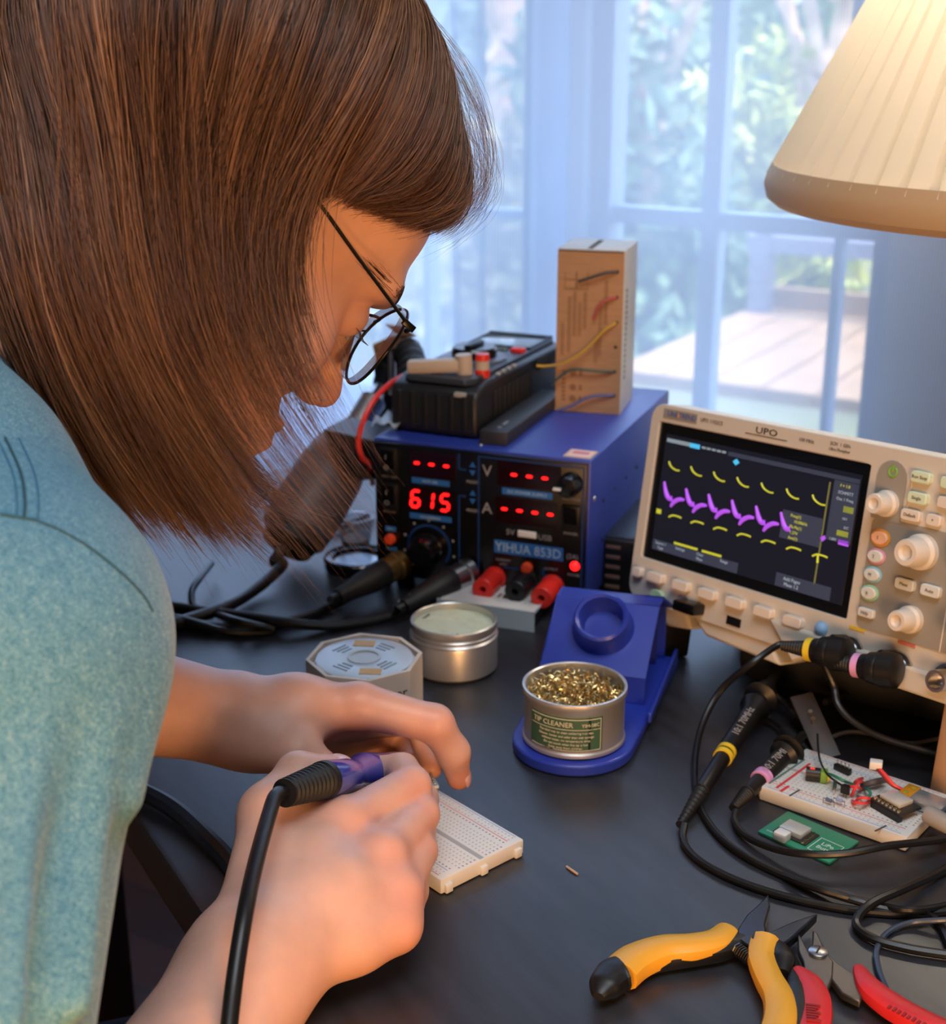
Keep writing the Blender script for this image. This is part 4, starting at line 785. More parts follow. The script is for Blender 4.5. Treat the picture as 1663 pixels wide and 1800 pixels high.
# hot air handpiece, its holder and hose
p0, p1 = D(515, 952, 1.10), D(622, 760, 1.15)
hg = worldthing('hot_air_handpiece', 'dark grey tapered hot air handpiece leaning in its holder behind the hair', 'handpiece')
M_gun = mat('soft_grey_plastic', (72, 72, 78), .45)
p0.z = max(p0.z, .026)
mb = MB(); mb.cyl(p0, p1, .026, seg=36, prof=[(.0, 0), (.024, 0), (.0265, .02), (.0275, .10), (.0285, .3), (.0275, .6), (.024, .8), (.018, .9), (.012, .96), (.008, 1), (.0, 1)]); mb.build('handle', M_gun, hg)
mb = MB(); dd = (p1 - p0).normalized(); mb.cyl(p0 - dd * .012, p0 + dd * .001, .02, seg=32, prof=[(.008, 0), (.0205, .15), (.0235, 1)]); mb.build('end_cap', M_rubber, hg)
mb = MB(); mb.cyl(p1 - dd * .004, p1 + dd * .055, .011, seg=24, prof=[(.0115, 0), (.0115, .65), (.007, .75), (.0045, 1)]); mb.build('nozzle', M_steel, hg)
hs = [G(496, 994, .012), G(442, 1041, .006), G(388, 1070, .006), G(298, 1099, .006), G(200, 1120, .006), G(120, 1110, .006)]
mb = MB(); mb.tube(crom([p0 - dd * .008, p0 - dd * .03 + Vector((0, 0, .004))] + hs, 8), .0045, 12); mb.build('hose', M_cable, hg)
hd = thing('handpiece_holder', 'black curved cradle fixed at the side of the blue station', 'holder', MP)
mb = MB(); mb.box(-.012, 0, .030, .085, .055, .108, bev=.003); mb.prism([(-.060, .105), (-.012, .100), (-.012, .070), (-.045, .065)], .035, .08, ax='y'); mb.build('cradle', M_black, hd, bevel=.002)
mb = MB(); mb.tube(crom([(-.008, .07, .105), (-.012, .10, .135), (-.030, .13, .150), (-.052, .14, .135), (-.055, .15, .07), (-.045, .17, .012)], 10), [.010 + .0015 * (i % 2) for i in range(51)], 16); hz = mb.build('corrugated_hose', M_rubber, hd)
cb = frame(MM @ Vector((.0, .02, 0)), yaw=10)
pg = thing('plastic_bag', 'crumpled clear plastic film at the station corner under the multimeter', 'plastic film', MP @ Matrix.Translation((-.002, .018, PH + .002)))
vs = [(-.008 + .022 * i / 9, .03 * j / 9, .003 * rng.random() + .005 * abs(math.sin(i * .8 + j * .5))) for j in range(10) for i in range(10)]
o = meshobj('film', vs, [(j * 10 + i, j * 10 + i + 1, (j + 1) * 10 + i + 1, (j + 1) * 10 + i) for j in range(9) for i in range(9)], mat('film_plastic', (200, 212, 225), .15, trans=.4, ior=1.2), pg, smooth=False)
ss_ = o.modifiers.new('sub', 'SUBSURF'); ss_.levels = 2; ss_.render_levels = 2; sol = o.modifiers.new('s', 'SOLIDIFY'); sol.thickness = .0003
hh = thing('clip_tool', 'small brass alligator clip tool behind the multimeter', 'clip tool', Matrix.Translation(D(690, 690, 1.16)))
mb = MB(); mb.cyl((0, 0, -.03), (0, 0, .006), .003); mb.build('stem', M_steel, hh)
mb = MB(); mb.prism([(-.016, -.002), (.002, -.004), (.016, .001), (.002, .006), (-.014, .006)], -.003, .003, Matrix.Translation((.0, 0, .012)) @ Matrix.Rotation(R(-25), 4, 'Y'), ax='y'); mb.prism([(-.012, .0), (.004, -.003), (.014, .004), (.0, .005)], -.003, .003, Matrix.Translation((.006, 0, .022)) @ Matrix.Rotation(R(30), 4, 'Y'), ax='y'); mb.build('jaw', mat('worn_brass', (150, 120, 95), .35, .7), hh)
hh.location.z = PH + .03; 
# tool cables with plugs in the station
def plug_cable(label, x, z, d, pts, ring):
    t = worldthing('tool_cable', label, 'cable')
    b = MP @ Vector((x * mm, -.001, z * mm)); d = (MP.to_3x3() @ Vector(d)).normalized()
    mb = MB(); mb.cyl(b, b + d * .020, .0095, seg=28, prof=[(.0108, 0), (.0108, .3), (.0096, .35), (.0100, .9), (.0085, 1)]); mb.build('plug_shell', ring, t)
    e = b + d * .066
    mb = MB(); mb.cyl(b + d * .017, e, .008, seg=24, prof=[(.0098, 0), (.0105, .08), (.0098, .35), (.0075, .7), (.0052, 1)]); mb.build('plug_boot', M_rubber, t)
    mb = MB(); mb.tube(crom([e - d * .006, e + d * .006] + [G(*p) for p in pts], 8), .0036, 10); mb.build('cable', M_cable, t)
plug_cable('black tool cable plugged into the left socket of the station', 21.5, 19, (-.35, -1, -.10), [(640, 1030, .012), (587, 1063, .004), (514, 1091, .0036), (442, 1104, .0036), (316, 1095, .0036), (230, 1080, .0036), (120, 1090, .0036)], mat('brass_ring', (150, 120, 70), .35, .8))
plug_cable('black tool cable plugged into the middle socket of the station', 76, 21, (-.42, -1, -.14), [(740, 1060, .010), (677, 1084, .004), (587, 1100, .0036), (496, 1093, .0085), (424, 1082, .0085), (352, 1073, .0036), (287, 1064, .0036), (180, 1060, .0036)], M_steel)
lead('cable', 'black cable forming a small upright loop beneath the hair tips', 'cable', [G(*p) for p in ((372, 990, .01), (350, 1018, .012), (337, 1040, .010), (342, 1066, .0045), (375, 1078, .0045), (420, 1092, .011), (480, 1108, .0036), (400, 1110, .0036), (300, 1085, .0085), (200, 1095, .0036))], .0026)
lead('cable', 'thin black cable on the desk passing left of the round lid', 'cable', [G(*p) for p in ((655, 903, .003), (620, 918, .003), (590, 930, .003), (560, 935, .003))], .0024)
lead('cable', 'thick black cord drooping over the desk edge behind the forearm', 'cable', [G(*p) for p in ((180, 1370, .006), (250, 1392, .006), (310, 1425, .006), (365, 1475, .006), (409, 1525, .004), (450, 1600, .006), (490, 1700, .006))], .005)
# ------------------------------------------------------------------ breadboards
M_bb = mat('white_breadboard', (224, 219, 212), .45, sss=.15)
M_hole = mat('breadboard_hole', (186, 182, 178), .6)
def breadboard(M, label, dirty=False):
    t = thing('breadboard', label, 'breadboard', M); W_, L_, h = .0550, .0830, .0088
    mb = MB(); mb.box(0, W_, 0, L_, .0006, h, bev=.0008)
    mb2 = MB()
    for x in (.0045, W_ / 2, W_ - .0045): mb.box(x - .0022, x + .0022, -.0016, .001, .0006, .0055, bev=.0005)
    for y in (.012, L_ - .012): mb.box(-.0014, .001, y - .002, y + .002, .0006, .0055, bev=.0005)
    mb.build('board_body', M_bb, t)
    mb = MB(); mb.box(W_ / 2 - .0013, W_ / 2 + .0013, .0008, L_ - .0008, h - .0001, h + .00008); mb.build('centre_groove', mat('groove_grey', (176, 172, 168), .6), t)
    mb = MB()
    for i in range(30):
        y = .0047 + i * .00254
        for x in [W_ / 2 - .00381 - .00254 * k for k in range(5)] + [W_ / 2 + .00381 + .00254 * k for k in range(5)]:
            mb.box(x - .00042, x + .00042, y - .00042, y + .00042, h - .0001, h + .00006)
        if i % 6 != 5:
            for x in (.0034, .0060, W_ - .0034, W_ - .0060): mb.box(x - .00042, x + .00042, y - .00042, y + .00042, h - .0001, h + .00006)
    mb.build('hole_grid', M_hole, t)
    mb = MB()
    for x in (.0018, W_ - .0078): mb.box(x, x + .0005, .004, L_ - .004, h, h + .00008)
    mb.build('red_rail_line', mat('red_rail', (222, 130, 125), .5), t)
    mb = MB()
    for x in (.0076, W_ - .0020): mb.box(x, x + .0005, .004, L_ - .004, h, h + .00008)
    mb.build('blue_rail_line', mat('blue_rail', (150, 175, 215), .5), t)
    mb = MB()
    for i in range(0, 30, 1):
        y = .0047 + i * .00254
        for x in (.0097, W_ - .0097): mb.box(x - .0004, x + .0004, y - .0005, y + .0005, h, h + .00008)
    for k in range(5):
        for x in (W_ / 2 - .00381 - .00254 * k, W_ / 2 + .00381 + .00254 * k):
            for y in (.0022, L_ - .0022): mb.box(x - .0004, x + .0004, y - .0005, y + .0005, h, h + .00008)
    mb.build('printing', mat('bb_print', (150, 146, 142), .6), t)
    return t
P0, P1 = G(775, 1575, 0), G(918, 1503, 0); MB1 = frame(P0, P1 - P0)
breadboard(MB1, 'white breadboard held under both hands in the middle of the desk')
Q0, Q1 = G(1415, 1339, 0), G(1327, 1412, 0); MB2 = frame(Q0, Q1 - Q0)
b2 = breadboard(MB2, 'white breadboard at the right carrying a wired circuit and a battery')
HB = .0089
def BBt(px, py, dz=0): return G(px, py, HB + dz)
# board being soldered: pin header with small pcb
a, b = BBt(742, 1352), BBt(766, 1392); Mh = frame(a, b - a)
hp = thing('pin_header_board', 'small circuit board with bright header pins on the held breadboard', 'circuit board', Mh)
L_ = (b - a).length
mb = MB(); mb.box(-.012, L_ + .001, -.008, .0015, .0026, .0042); mb.build('circuit_board', mat('white_green_pcb', (205, 212, 200), .4), hp)
for k in range(8):
    x = L_ - .001 - k * .00254
    mb = MB(); mb.cyl((x, 0, 0), (x, 0, .0068), .00035, seg=8); mb.ball((x, 0, .0046), .0009, seg=10, sc_=(1, 1, .8)); mb.build('header_pin', mat('bright_pin', (235, 225, 200), .2, 1), hp)
mb = MB(); mb.box(-.012, L_ + .001, -.0012, .0012, .0001, .0026); mb.build('header_strip', mat('olive_grey_plastic', (120, 118, 96), .4), hp)
# --- circuit on the right board
def res(label, a, b, col, r=.0011, hgt=.003):
    a, b = Vector(a), Vector(b); t = thing('resistor', label, 'resistor', Matrix.Translation((a + b) / 2)); c = (a + b) / 2; u = Vector((0, 0, hgt)); d = (b - a) / 2
    mb = MB(); mb.tube([-d, -d + u, d + u, d], .00028, 6); mb.build('wire_leg', M_steel, t)
    mb = MB(); mb.cyl(-d * .55 + u, d * .55 + u, r, seg=16, prof=[(r * .6, 0), (r, .08), (r, .25), (r * .85, .3), (r * .85, .7), (r, .75), (r, .92), (r * .6, 1)]); mb.build('body', mat('resistor_' + label.split()[0], col, .4), t)
res('slate blue resistor left of its pale twin on the circuit breadboard', BBt(1447, 1411), BBt(1466, 1419), (85, 110, 140))
res('pale blue resistor right of its slate twin on the circuit breadboard', BBt(1465, 1411), BBt(1484, 1419), (150, 165, 205))
res('teal resistor standing before the black transistor', BBt(1468, 1378), BBt(1466, 1396), (45, 85, 85))
p = BBt(1485, 1402); tr = thing('transistor', 'black transistor standing among the red jumper wires', 'transistor', frame(p, (.8, -.6, 0)))
mb = MB(); mb.prism([(-.0023, -.0012), (.0023, -.0012), (.0023, .0004), (.0012, .0018), (-.0012, .0018), (-.0023, .0004)], .0026, .0072); mb.build('body', M_black, tr)
for x in (-.0013, 0, .0013):
    mb = MB(); mb.cyl((x, 0, -.0002), (x, 0, .0027), .0002, seg=6); mb.build('leg', M_steel, tr)
p = BBt(1416, 1370); pt = thing('potentiometer', 'round black trimmer knob with red dot and green side on the circuit breadboard', 'potentiometer', frame(p, BBt(1447, 1374) - p))
mb = MB(); mb.cyl((0, 0, .0040), (.0075, 0, .0040), .0036, seg=24); mb.build('knob', M_black, pt)
mb = MB(); mb.cyl((-.0003, 0, .0046), (.0002, 0, .0046), .0013, seg=14); mb.cyl((.002, -.001, .0077), (.0045, -.001, .0077), .0008, seg=10); mb.build('red_dot', M_red, pt)
mb = MB(); mb.box(.0075, .0115, -.0030, .0030, .0004, .0070, bev=.0008); mb.build('green_body', mat('green_plastic', (110, 155, 60), .45), pt)
mb = MB(); mb.box(.0115, .0125, -.0015, .0015, .0010, .0050); mb.build('yellow_tab', mat('yellow_plastic', (225, 195, 60), .5), pt)
p = BBt(1452, 1368); yc = thing('capacitor', 'tiny yellow capacitor right of the green trimmer body', 'capacitor', frame(p, (.8, -.6, 0)))
mb = MB(); mb.ball((0, 0, .0030), .0018, sc_=(1, .5, 1)); mb.build('body', mat('yellow_plastic', (225, 195, 60), .5), yc)
mb = MB(); mb.tube([(-.001, 0, -.0002), (-.001, 0, .002)], .0002, 6); mb.tube([(.001, 0, -.0002), (.001, 0, .002)], .0002, 6); mb.build('leg', M_steel, yc)
M_rw = mat('red_wire_plastic', (222, 62, 66), .4); M_gw = mat('green_wire_plastic', (40, 125, 100), .4)
def jump(label, pts, m, grp=None, r=.00085):
    lead('jumper_wire', label, 'jumper wire', [BBt(*p) for p in pts], r, m, 6, group=grp)
rg = 'red jumper wires bunched beside the transistor'
jump('red jumper wire arching highest in the bunch beside the transistor', [(1487, 1390, 0), (1495, 1383, .006), (1508, 1384, .007), (1515, 1388, 0)], M_rw, rg)
jump('red jumper wire crossing from the transistor toward the rear rail', [(1497, 1400, 0), (1503, 1386, .007), (1512, 1374, .007), (1520, 1378, 0)], M_rw, rg)
jump('red jumper wire nearest the shielded module', [(1502, 1414, 0), (1510, 1403, .005), (1525, 1403, .006), (1533, 1405, 0)], M_rw, rg)
jump('red jumper wire lying lowest in the bunch before the module', [(1498, 1408, 0), (1504, 1410, .004), (1520, 1412, .004), (1530, 1408, 0)], M_rw, rg)
jump('short red jumper wire flat at the rear rail of the board', [(1502, 1376, .001), (1508, 1371, .003), (1516, 1368, .001)], M_rw)
jump('long green jumper wire running from the trimmer to the red bunch', [(1448, 1360, 0), (1462, 1362, .006), (1482, 1372, .007), (1500, 1379, 0)], M_gw)
jump('green jumper wire bent in a hook beside the shielded module', [(1508, 1400, 0), (1520, 1402, .004), (1530, 1396, .005), (1526, 1388, .005), (1518, 1386, 0)], M_gw)
jump('thin black wire dropping from the flat dark module to the circuit', [(1437, 1290, .012), (1440, 1330, .006), (1452, 1358, .007), (1470, 1374, .007), (1490, 1386, 0)], M_cable, r=.0006)
jump('dark grey jumper lead running rearward from the red bunch', [(1515, 1382, .001), (1535, 1375, .005), (1556, 1371, .004)], mat('grey_lead', (85, 82, 84), .45), r=.0018)
mb = MB()
def strip(px0, py0, px1, py1, w_, mb): 
    a, b = BBt(px0, py0, .00012), BBt(px1, py1, .00012); M_ = frame(a, b - a); mb.box(0, (b - a).length, -w_, w_, -.0001, .0001, M_)
strip(1365, 1385, 1424, 1342, .0007, mb); o = mb.build('jumper_wire', M_rw); tag(o, 'long straight red wire lying flat at the left end of the circuit breadboard', 'jumper wire')
mb = MB(); strip(1372, 1391, 1386, 1382, .0008, mb); o = mb.build('jumper_wire', M_rw); tag(o, 'short red wire lying flat beside the long straight red one', 'jumper wire')
mb = MB(); strip(1352, 1377, 1414, 1335, .0006, mb); o = mb.build('jumper_wire', mat('grey_green_wire', (90, 125, 115), .5)); tag(o, 'straight grey-green wire lying along the left end of the circuit breadboard', 'wire')
mb = MB(); strip(1388, 1399, 1406, 1388, .0005, mb); o = mb.build('staple_jumper', mat('dark_jumper', (90, 86, 84), .5)); tag(o, 'short dark staple jumper near the left end of the circuit breadboard', 'wire')
mb = MB(); strip(1538, 1461, 1558, 1451, .0005, mb); o = mb.build('staple_jumper', mat('dark_jumper', (90, 86, 84), .5)); tag(o, 'short dark staple jumper near the right end of the circuit breadboard', 'wire')
a, b = G(1468, 1350, .0), G(1494, 1362, .0); ph = thing('pin_header', 'short black four-pin header strip at the rear edge of the circuit breadboard', 'pin header', frame(BBt(1470, 1352), b - a))
mb = MB(); mb.box(-.001, .0092, -.0015, .0015, 0, .0035, bev=.0003); mb.build('header_body', M_black, ph)
for k in range(4): mb = MB(); mb.cyl((.0004 + k * .00254, 0, .003), (.0004 + k * .00254, 0, .006), .0004, seg=8); mb.build('pin', mat('bright_pin', (235, 225, 200), .2, 1), ph)
# module with usb plug
a, b = BBt(1532, 1419), BBt(1580, 1447); Me = frame(a, b - a); L_ = (b - a).length
es = thing('microcontroller_module', 'tiny controller module with white metal shield beside the battery', 'module', Me)
mb = MB(); mb.box(-.001, L_ + .001, 0, .0150, .0040, .0052); mb.build('circuit_board', mat('dark_pcb', (50, 46, 42), .4), es)
mb = MB(); mb.box(.0015, L_ * .8, .0035, .0140, .0052, .0076, bev=.0004); mb.build('metal_shield', mat('white_shield', (222, 220, 214), .3, .4), es)
for k in range(7):
    mb = MB(); mb.cyl((.0012 + k * L_ / 7, .0010, .0052), (.0012 + k * L_ / 7, .0010, .0062), .0010, seg=12, prof=[(.0010, 0), (.0010, 1), (.0005, 1), (.0005, .2)]); mb.build('solder_pad', mat('bright_pin', (235, 225, 200), .2, 1), es)
mb = MB(); mb.box(-.0005, L_, -.0004, .0024, .0001, .0040); mb.build('header_strip', M_black, es)
u0 = Me @ Vector((L_ * .80, .0085, .0066)); ud = (BBt(1660, 1452, .004) - u0)
uc = worldthing('usb_cable', 'grey USB cable plugged into the controller module', 'cable')
dn = ud.normalized(); Mu = frame(u0, dn)
mb = MB(); mb.box(0, .013, -.0045, .0045, -.0005, .0035, bev=.0008); mb.build('metal_plug', M_steel, uc)
mb = MB(); mb.cyl(Mu @ Vector((.012, 0, .0015)), Mu @ Vector((.036, 0, .0015)), .005, seg=20, prof=[(.0044, 0), (.0050, .1), (.0048, .6), (.0036, .85), (.0026, 1)]); mb.build('plug_grip', mat('grey_plastic_grip', (150, 146, 142), .45), uc)
mb = MB(); mb.tube(crom([Mu @ Vector((.034, 0, .0015)), G(1690, 1462, .010), G(1760, 1475, .004), G(1840, 1470, .003)], 6), .0024, 10); mb.build('cable', mat('grey_plastic_grip', (150, 146, 142), .45), uc)
# lipo battery
a, b = BBt(1588, 1420), BBt(1640, 1440); Mb_ = frame(BBt(1580, 1416, .0), b - a)
lb = thing('lipo_battery', 'small silver pouch battery with amber tape on the circuit breadboard', 'battery', Mb_)
mb = MB(); mb.box(.002, .0225, .001, .0145, .0002, .0062, bev=.0016); mb.build('pouch', mat('silver_pouch', (196, 200, 204), .25, .7), lb)
mb = MB(); mb.box(-.0025, .0048, .0006, .0150, .0006, .0066, bev=.0008); mb.build('amber_tape', mat('amber_tape', (205, 140, 35), .25, coat=.5), lb)
mb = MB()
for (x, y) in ((.001, .0045), (.002, .0105)): mb.lathe([(.0011, 0), (.0016, 0)], 14, Matrix.Translation((x, y, .00665)))
mb.build('tape_marks', mat('yellow_plastic', (225, 195, 60), .5), lb)
bp0 = Mb_ @ Vector((-.001, .008, .005))
mb = MB(); mb.tube([Mb_.inverted() @ v for v in crom([bp0, BBt(1572, 1380, .008), BBt(1556, 1362, .012), BBt(1545, 1350, .014)], 6)], .0010, 8); mb.build('red_lead', M_rw, lb)
mb = MB(); mb.tube([Mb_.inverted() @ (v + Vector((-.0016, .0012, 0))) for v in crom([bp0, BBt(1572, 1380, .008), BBt(1556, 1362, .012), BBt(1545, 1350, .014)], 6)], .0010, 8); mb.build('dark_lead', mat('dark_red_wire', (120, 30, 34), .4), lb)
pj = Mb_.inverted() @ BBt(1541, 1344, .015)
mb = MB(); mb.box(-.0036, .0030, -.0026, .0026, -.0022, .0022, Matrix.Translation(pj) @ Matrix.Rotation(R(25), 4, 'Z'), bev=.0005); mb.build('white_connector', M_white, lb)
# green board
a, b, c = G(1332, 1466, 0), G(1458, 1522, 0), G(1388, 1432, 0); Mg = frame(a, b - a); Lg = (b - a).length; Wg = (Mg.inverted() @ c).y
gp = thing('green_circuit_board', 'green circuit board with white connector lying in front of the circuit breadboard', 'circuit board', Mg)
mb = MB(); mb.box(0, Lg, 0, max(Wg, .018), .0002, .0018, bev=.0003); mb.build('board', mat('pcb_green', (45, 138, 105), .35), gp); Wg = max(Wg, .018)
mb = MB(); mb.box(.008, .021, .0070, .0172, .0018, .0052, bev=.0004); mb.build('metal_shield', mat('white_shield', (222, 220, 214), .3, .4), gp)
mb = MB(); mb.box(.0098, .0168, -.0012, .0050, .0018, .0064, bev=.0006); mb.build('white_connector', M_white, gp)
mb = MB(); mb.box(.0060, .0255, .0045, .0180, .0018, .0026); mb.build('module_board', mat('dark_pcb', (50, 46, 42), .4), gp)
for k in range(6):
    mb = MB(); mb.cyl((.0235, .005 + k * .0022, .0026), (.0235, .005 + k * .0022, .0036), .0009, seg=12, prof=[(.0009, 0), (.0009, 1), (.0004, 1), (.0004, .2)]); mb.build('solder_pad', mat('bright_pin', (235, 225, 200), .2, 1), gp)
mb = MB(); Mt = Matrix.Translation((.0345, .0118, .0019)) @ Matrix.Rotation(R(-90), 4, 'X') @ Matrix.Rotation(0, 4, 'Z')
def flat_text(mb, s, x, y, z, sz):
    text_into(mb, s, Matrix.Translation((x, y, z)) @ Matrix.Rotation(R(-90), 4, 'X'), sz)
flat_text(mb, 'LiPo', .0335, .0128, .00185, .0040); flat_text(mb, 'Butter', .0345, .0088, .00185, .0040); flat_text(mb, 'GND', .0045, .0040, .00185, .0018)
for q in ((.0270, .0274, .0035, .0175), (.0270, Lg - .002, .0035, .0038), (.0270, Lg - .002, .0172, .0175), (Lg - .0023, Lg - .002, .0035, .0175)): mb.box(q[0], q[1], q[2], q[3], .0018, .00192)
mb.build('white_lettering', mat('silk_white', (214, 228, 220), .5), gp)
# ------------------------------------------------------------------ pliers and cutters
def toolpoly(mb, pts, z0, z1, zz): mb.prism([tuple(G(x, y, zz).xy) for x, y in pts], z0, z1)
pl_ = worldthing('pliers', 'open needle-nose pliers with yellow and black handles at the lower right', 'pliers')
M_yh = mat('yellow_grip', (232, 168, 48), .42); M_pst = mat('dark_tool_steel', (70, 76, 88), .28, .9)
def sweep(mb, pts, rs, flat=.75, lift=None):
    """tube whose section is flattened vertically"""
    P = crom(pts, 6); n = len(P); rr_ = np.interp(np.linspace(0, 1, n), np.linspace(0, 1, len(rs)), rs); vs, fs = [], []; S = 14
    for i in range(n):
        t = (P[min(i + 1, n - 1)] - P[max(i - 1, 0)]).normalized(); sd_ = Vector((0, 0, 1)).cross(t).normalized(); up_ = t.cross(sd_)
        for k in range(S): a = 2 * math.pi * k / S; vs.append(P[i] + sd_ * math.cos(a) * rr_[i] + up_ * math.copysign(abs(math.sin(a)) ** .75, math.sin(a)) * rr_[i] * flat)
    for i in range(n - 1):
        for k in range(S): k2 = (k + 1) % S; fs.append((i * S + k, i * S + k2, (i + 1) * S + k2, (i + 1) * S + k))
    fs.append(tuple(range(S))[::-1]); fs.append(tuple((n - 1) * S + k for k in range(S))); mb._add(vs, fs)
zh = .0075
hL = [(1090, 1713), (1118, 1690), (1165, 1672), (1215, 1667), (1258, 1657), (1280, 1636)]
mb = MB(); sweep(mb, [G(x, y, zh) for x, y in hL], [.0088, .0088, .0082, .0076, .0070, .0052], .72); mb.build('handle', M_yh, pl_)
mb = MB(); sweep(mb, [G(x, y, zh) for x, y in ((1052, 1752), (1062, 1735), (1080, 1716), (1092, 1711))], [.0025, .0072, .0086, .0088], .74); mb.build('handle_end', M_black, pl_)
mb = MB(); sweep(mb, [G(x, y, zh - .002) for x, y in ((1090, 1722), (1140, 1692), (1200, 1680), (1260, 1670), (1310, 1655))], [.004, .006, .006, .006, .005], .8); mb.build('handle_core', M_black, pl_)
hR = [(1345, 1654), (1338, 1685), (1350, 1720), (1368, 1755), (1372, 1795), (1358, 1840), (1335, 1890)]
mb = MB(); sweep(mb, [G(x, y, zh) for x, y in hR], [.0066, .0062, .0064, .0068, .0072, .0074, .0070], .74); mb.build('handle', M_yh, pl_)
mb = MB(); sweep(mb, [G(x, y, zh - .001) for x, y in ((1366, 1664), (1376, 1690), (1374, 1712))], [.0040, .0056, .0030], .9); mb.build('handle_core', M_black, pl_)
mb = MB(); toolpoly(mb, [(1297, 1632), (1312, 1608), (1332, 1590), (1351, 1570), (1354, 1592), (1345, 1625), (1350, 1650), (1338, 1664), (1318, 1664), (1300, 1652)], .004, .0095, .0095); mb.build('jaw', M_pst, pl_, bevel=.0008)
mb = MB(); toolpoly(mb, [(1346, 1640), (1366, 1632), (1392, 1620), (1438, 1604), (1412, 1630), (1388, 1652), (1362, 1668), (1345, 1664), (1336, 1652)], .0045, .0100, .0100); mb.build('jaw', M_pst, pl_, bevel=.0008)
mb = MB(); c0 = G(1338, 1650, .010); mb.cyl(c0, c0 + Vector((0, 0, .0012)), .0042, seg=24); mb.build('pivot', M_pst, pl_)
mb = MB(); a, b = G(1296, 1668, .007), G(1328, 1692, .007)
mb.tube([a + (b - a) * (i / 60) + Vector((0, 0, 1)) * .0028 * math.sin(i * .9) + (b - a).normalized().cross(Vector((0, 0, 1))) * .0028 * math.cos(i * .9) for i in range(61)], .0005, 6); mb.build('spring', mat('spring_steel', (120, 120, 122), .3, 1), pl_)
ct = worldthing('flush_cutters', 'small flush cutters with red handles right of the yellow pliers', 'cutters')
M_ct = mat('grey_tool_steel', (105, 102, 100), .35, .8); M_rg = mat('red_grip', (216, 44, 50), .45)
mb = MB(); toolpoly(mb, [(1402, 1637), (1410, 1650), (1421, 1672), (1455, 1676), (1465, 1690), (1464, 1715), (1450, 1752), (1430, 1748), (1416, 1715), (1413, 1690), (1404, 1670)], .004, .0080, .008); mb.build('blade_half', M_ct, ct, bevel=.0006)
mb = MB(); toolpoly(mb, [(1429, 1634), (1437, 1640), (1450, 1668), (1470, 1690), (1500, 1712), (1520, 1735), (1512, 1760), (1480, 1745), (1455, 1712), (1432, 1690), (1428, 1665)], .0025, .0062, .0062); mb.build('blade_half', M_ct, ct, bevel=.0006)
mb = MB(); c0 = G(1438, 1675, .008); mb.cyl(c0, c0 + Vector((0, 0, .0016)), .0040, seg=28, prof=[(.0042, 0), (.0042, .7), (.0034, 1), (0, 1)]); mb.build('pivot_screw', M_steel, ct)
mb = MB(); mb.box(-.0028, .0028, -.0004, .0004, .0015, .0018, Matrix.Translation(c0) @ Matrix.Rotation(R(60), 4, 'Z')); mb.build('screw_slot', M_black, ct)
mb = MB(); sweep(mb, [G(x, y, .0065) for x, y in ((1400, 1703), (1422, 1728), (1434, 1760), (1432, 1800), (1415, 1850), (1395, 1900))], [.0022, .0055, .0066, .0068, .0068, .006], .72); mb.build('handle', M_rg, ct)
mb = MB(); sweep(mb, [G(x, y, .0055) for x, y in ((1393, 1705), (1402, 1740), (1406, 1780), (1395, 1830))], [.0022, .0050, .0060, .0056], .8); mb.build('handle_lining', M_black, ct)
mb = MB(); sweep(mb, [G(x, y, .0065) for x, y in ((1508, 1700), (1530, 1738), (1570, 1770), (1620, 1798), (1690, 1830), (1760, 1860))], [.0022, .0058, .0066, .0066, .0066, .006], .72); mb.build('handle', M_rg, ct)
mb = MB(); a = G(1430, 1782, .0120); M_ = frame(a, G(1432, 1810, .0120) - G(1428, 1750, .0120)); [mb.box(-.006 + .0016 * i, -.0050 + .0016 * i, -.0004, .0004, -.003, .003 - .001 * (i % 3), M_ @ Matrix.Rotation(R(-90), 4, 'X')) for i in range(7)]; mb.build('handle_lettering', mat('dark_red_print', (150, 25, 32), .5), ct); mb = MB()
a = G(1600, 1789, .0120); M_ = frame(a, G(1640, 1808, .0120) - G(1570, 1772, .0120)); [mb.box(-.010 + .0022 * i, -.0088 + .0022 * i, -.0004, .0004, -.0012, .0010 + .0004 * (i % 2), M_ @ Matrix.Rotation(R(-90), 4, 'X')) for i in range(9)]; mb.build('handle_lettering', mat('dark_red_print', (150, 25, 32), .5), ct)
# little wood splinter on the desk
lead('wood_splinter', 'tiny pale splinter lying on the desk above the pliers', 'splinter', [G(*p) for p in ((996, 1523, .0006), (1006, 1530, .001), (1016, 1537, .0006))], .0006, mat('pale_wood', (200, 165, 140), .7))
# ------------------------------------------------------------------ table lamp
lc = D(1891, 340, .93); LZ = lc.z
TL_ = thing('table_lamp', 'table lamp with pleated cream fabric shade at the upper right', 'lamp', Matrix.Translation((lc.x, lc.y, 0)))
M_shade = bpy.data.materials.new('pleated_fabric'); M_shade.use_nodes = True; nt = M_shade.node_tree; nt.nodes.clear()
o_ = nt.nodes.new('ShaderNodeOutputMaterial'); mx = nt.nodes.new('ShaderNodeMixShader'); dd_ = nt.nodes.new('ShaderNodeBsdfDiffuse'); tt_ = nt.nodes.new('ShaderNodeBsdfTranslucent')
dd_.inputs[0].default_value = lin((240, 232, 216)); tt_.inputs[0].default_value = lin((236, 220, 190)); mx.inputs[0].default_value = .38
nz = nt.nodes.new('ShaderNodeTexNoise'); nz.inputs['Scale'].default_value = 900; bp_ = nt.nodes.new('ShaderNodeBump'); bp_.inputs['Strength'].default_value = .25; bp_.inputs['Distance'].default_value = .0006
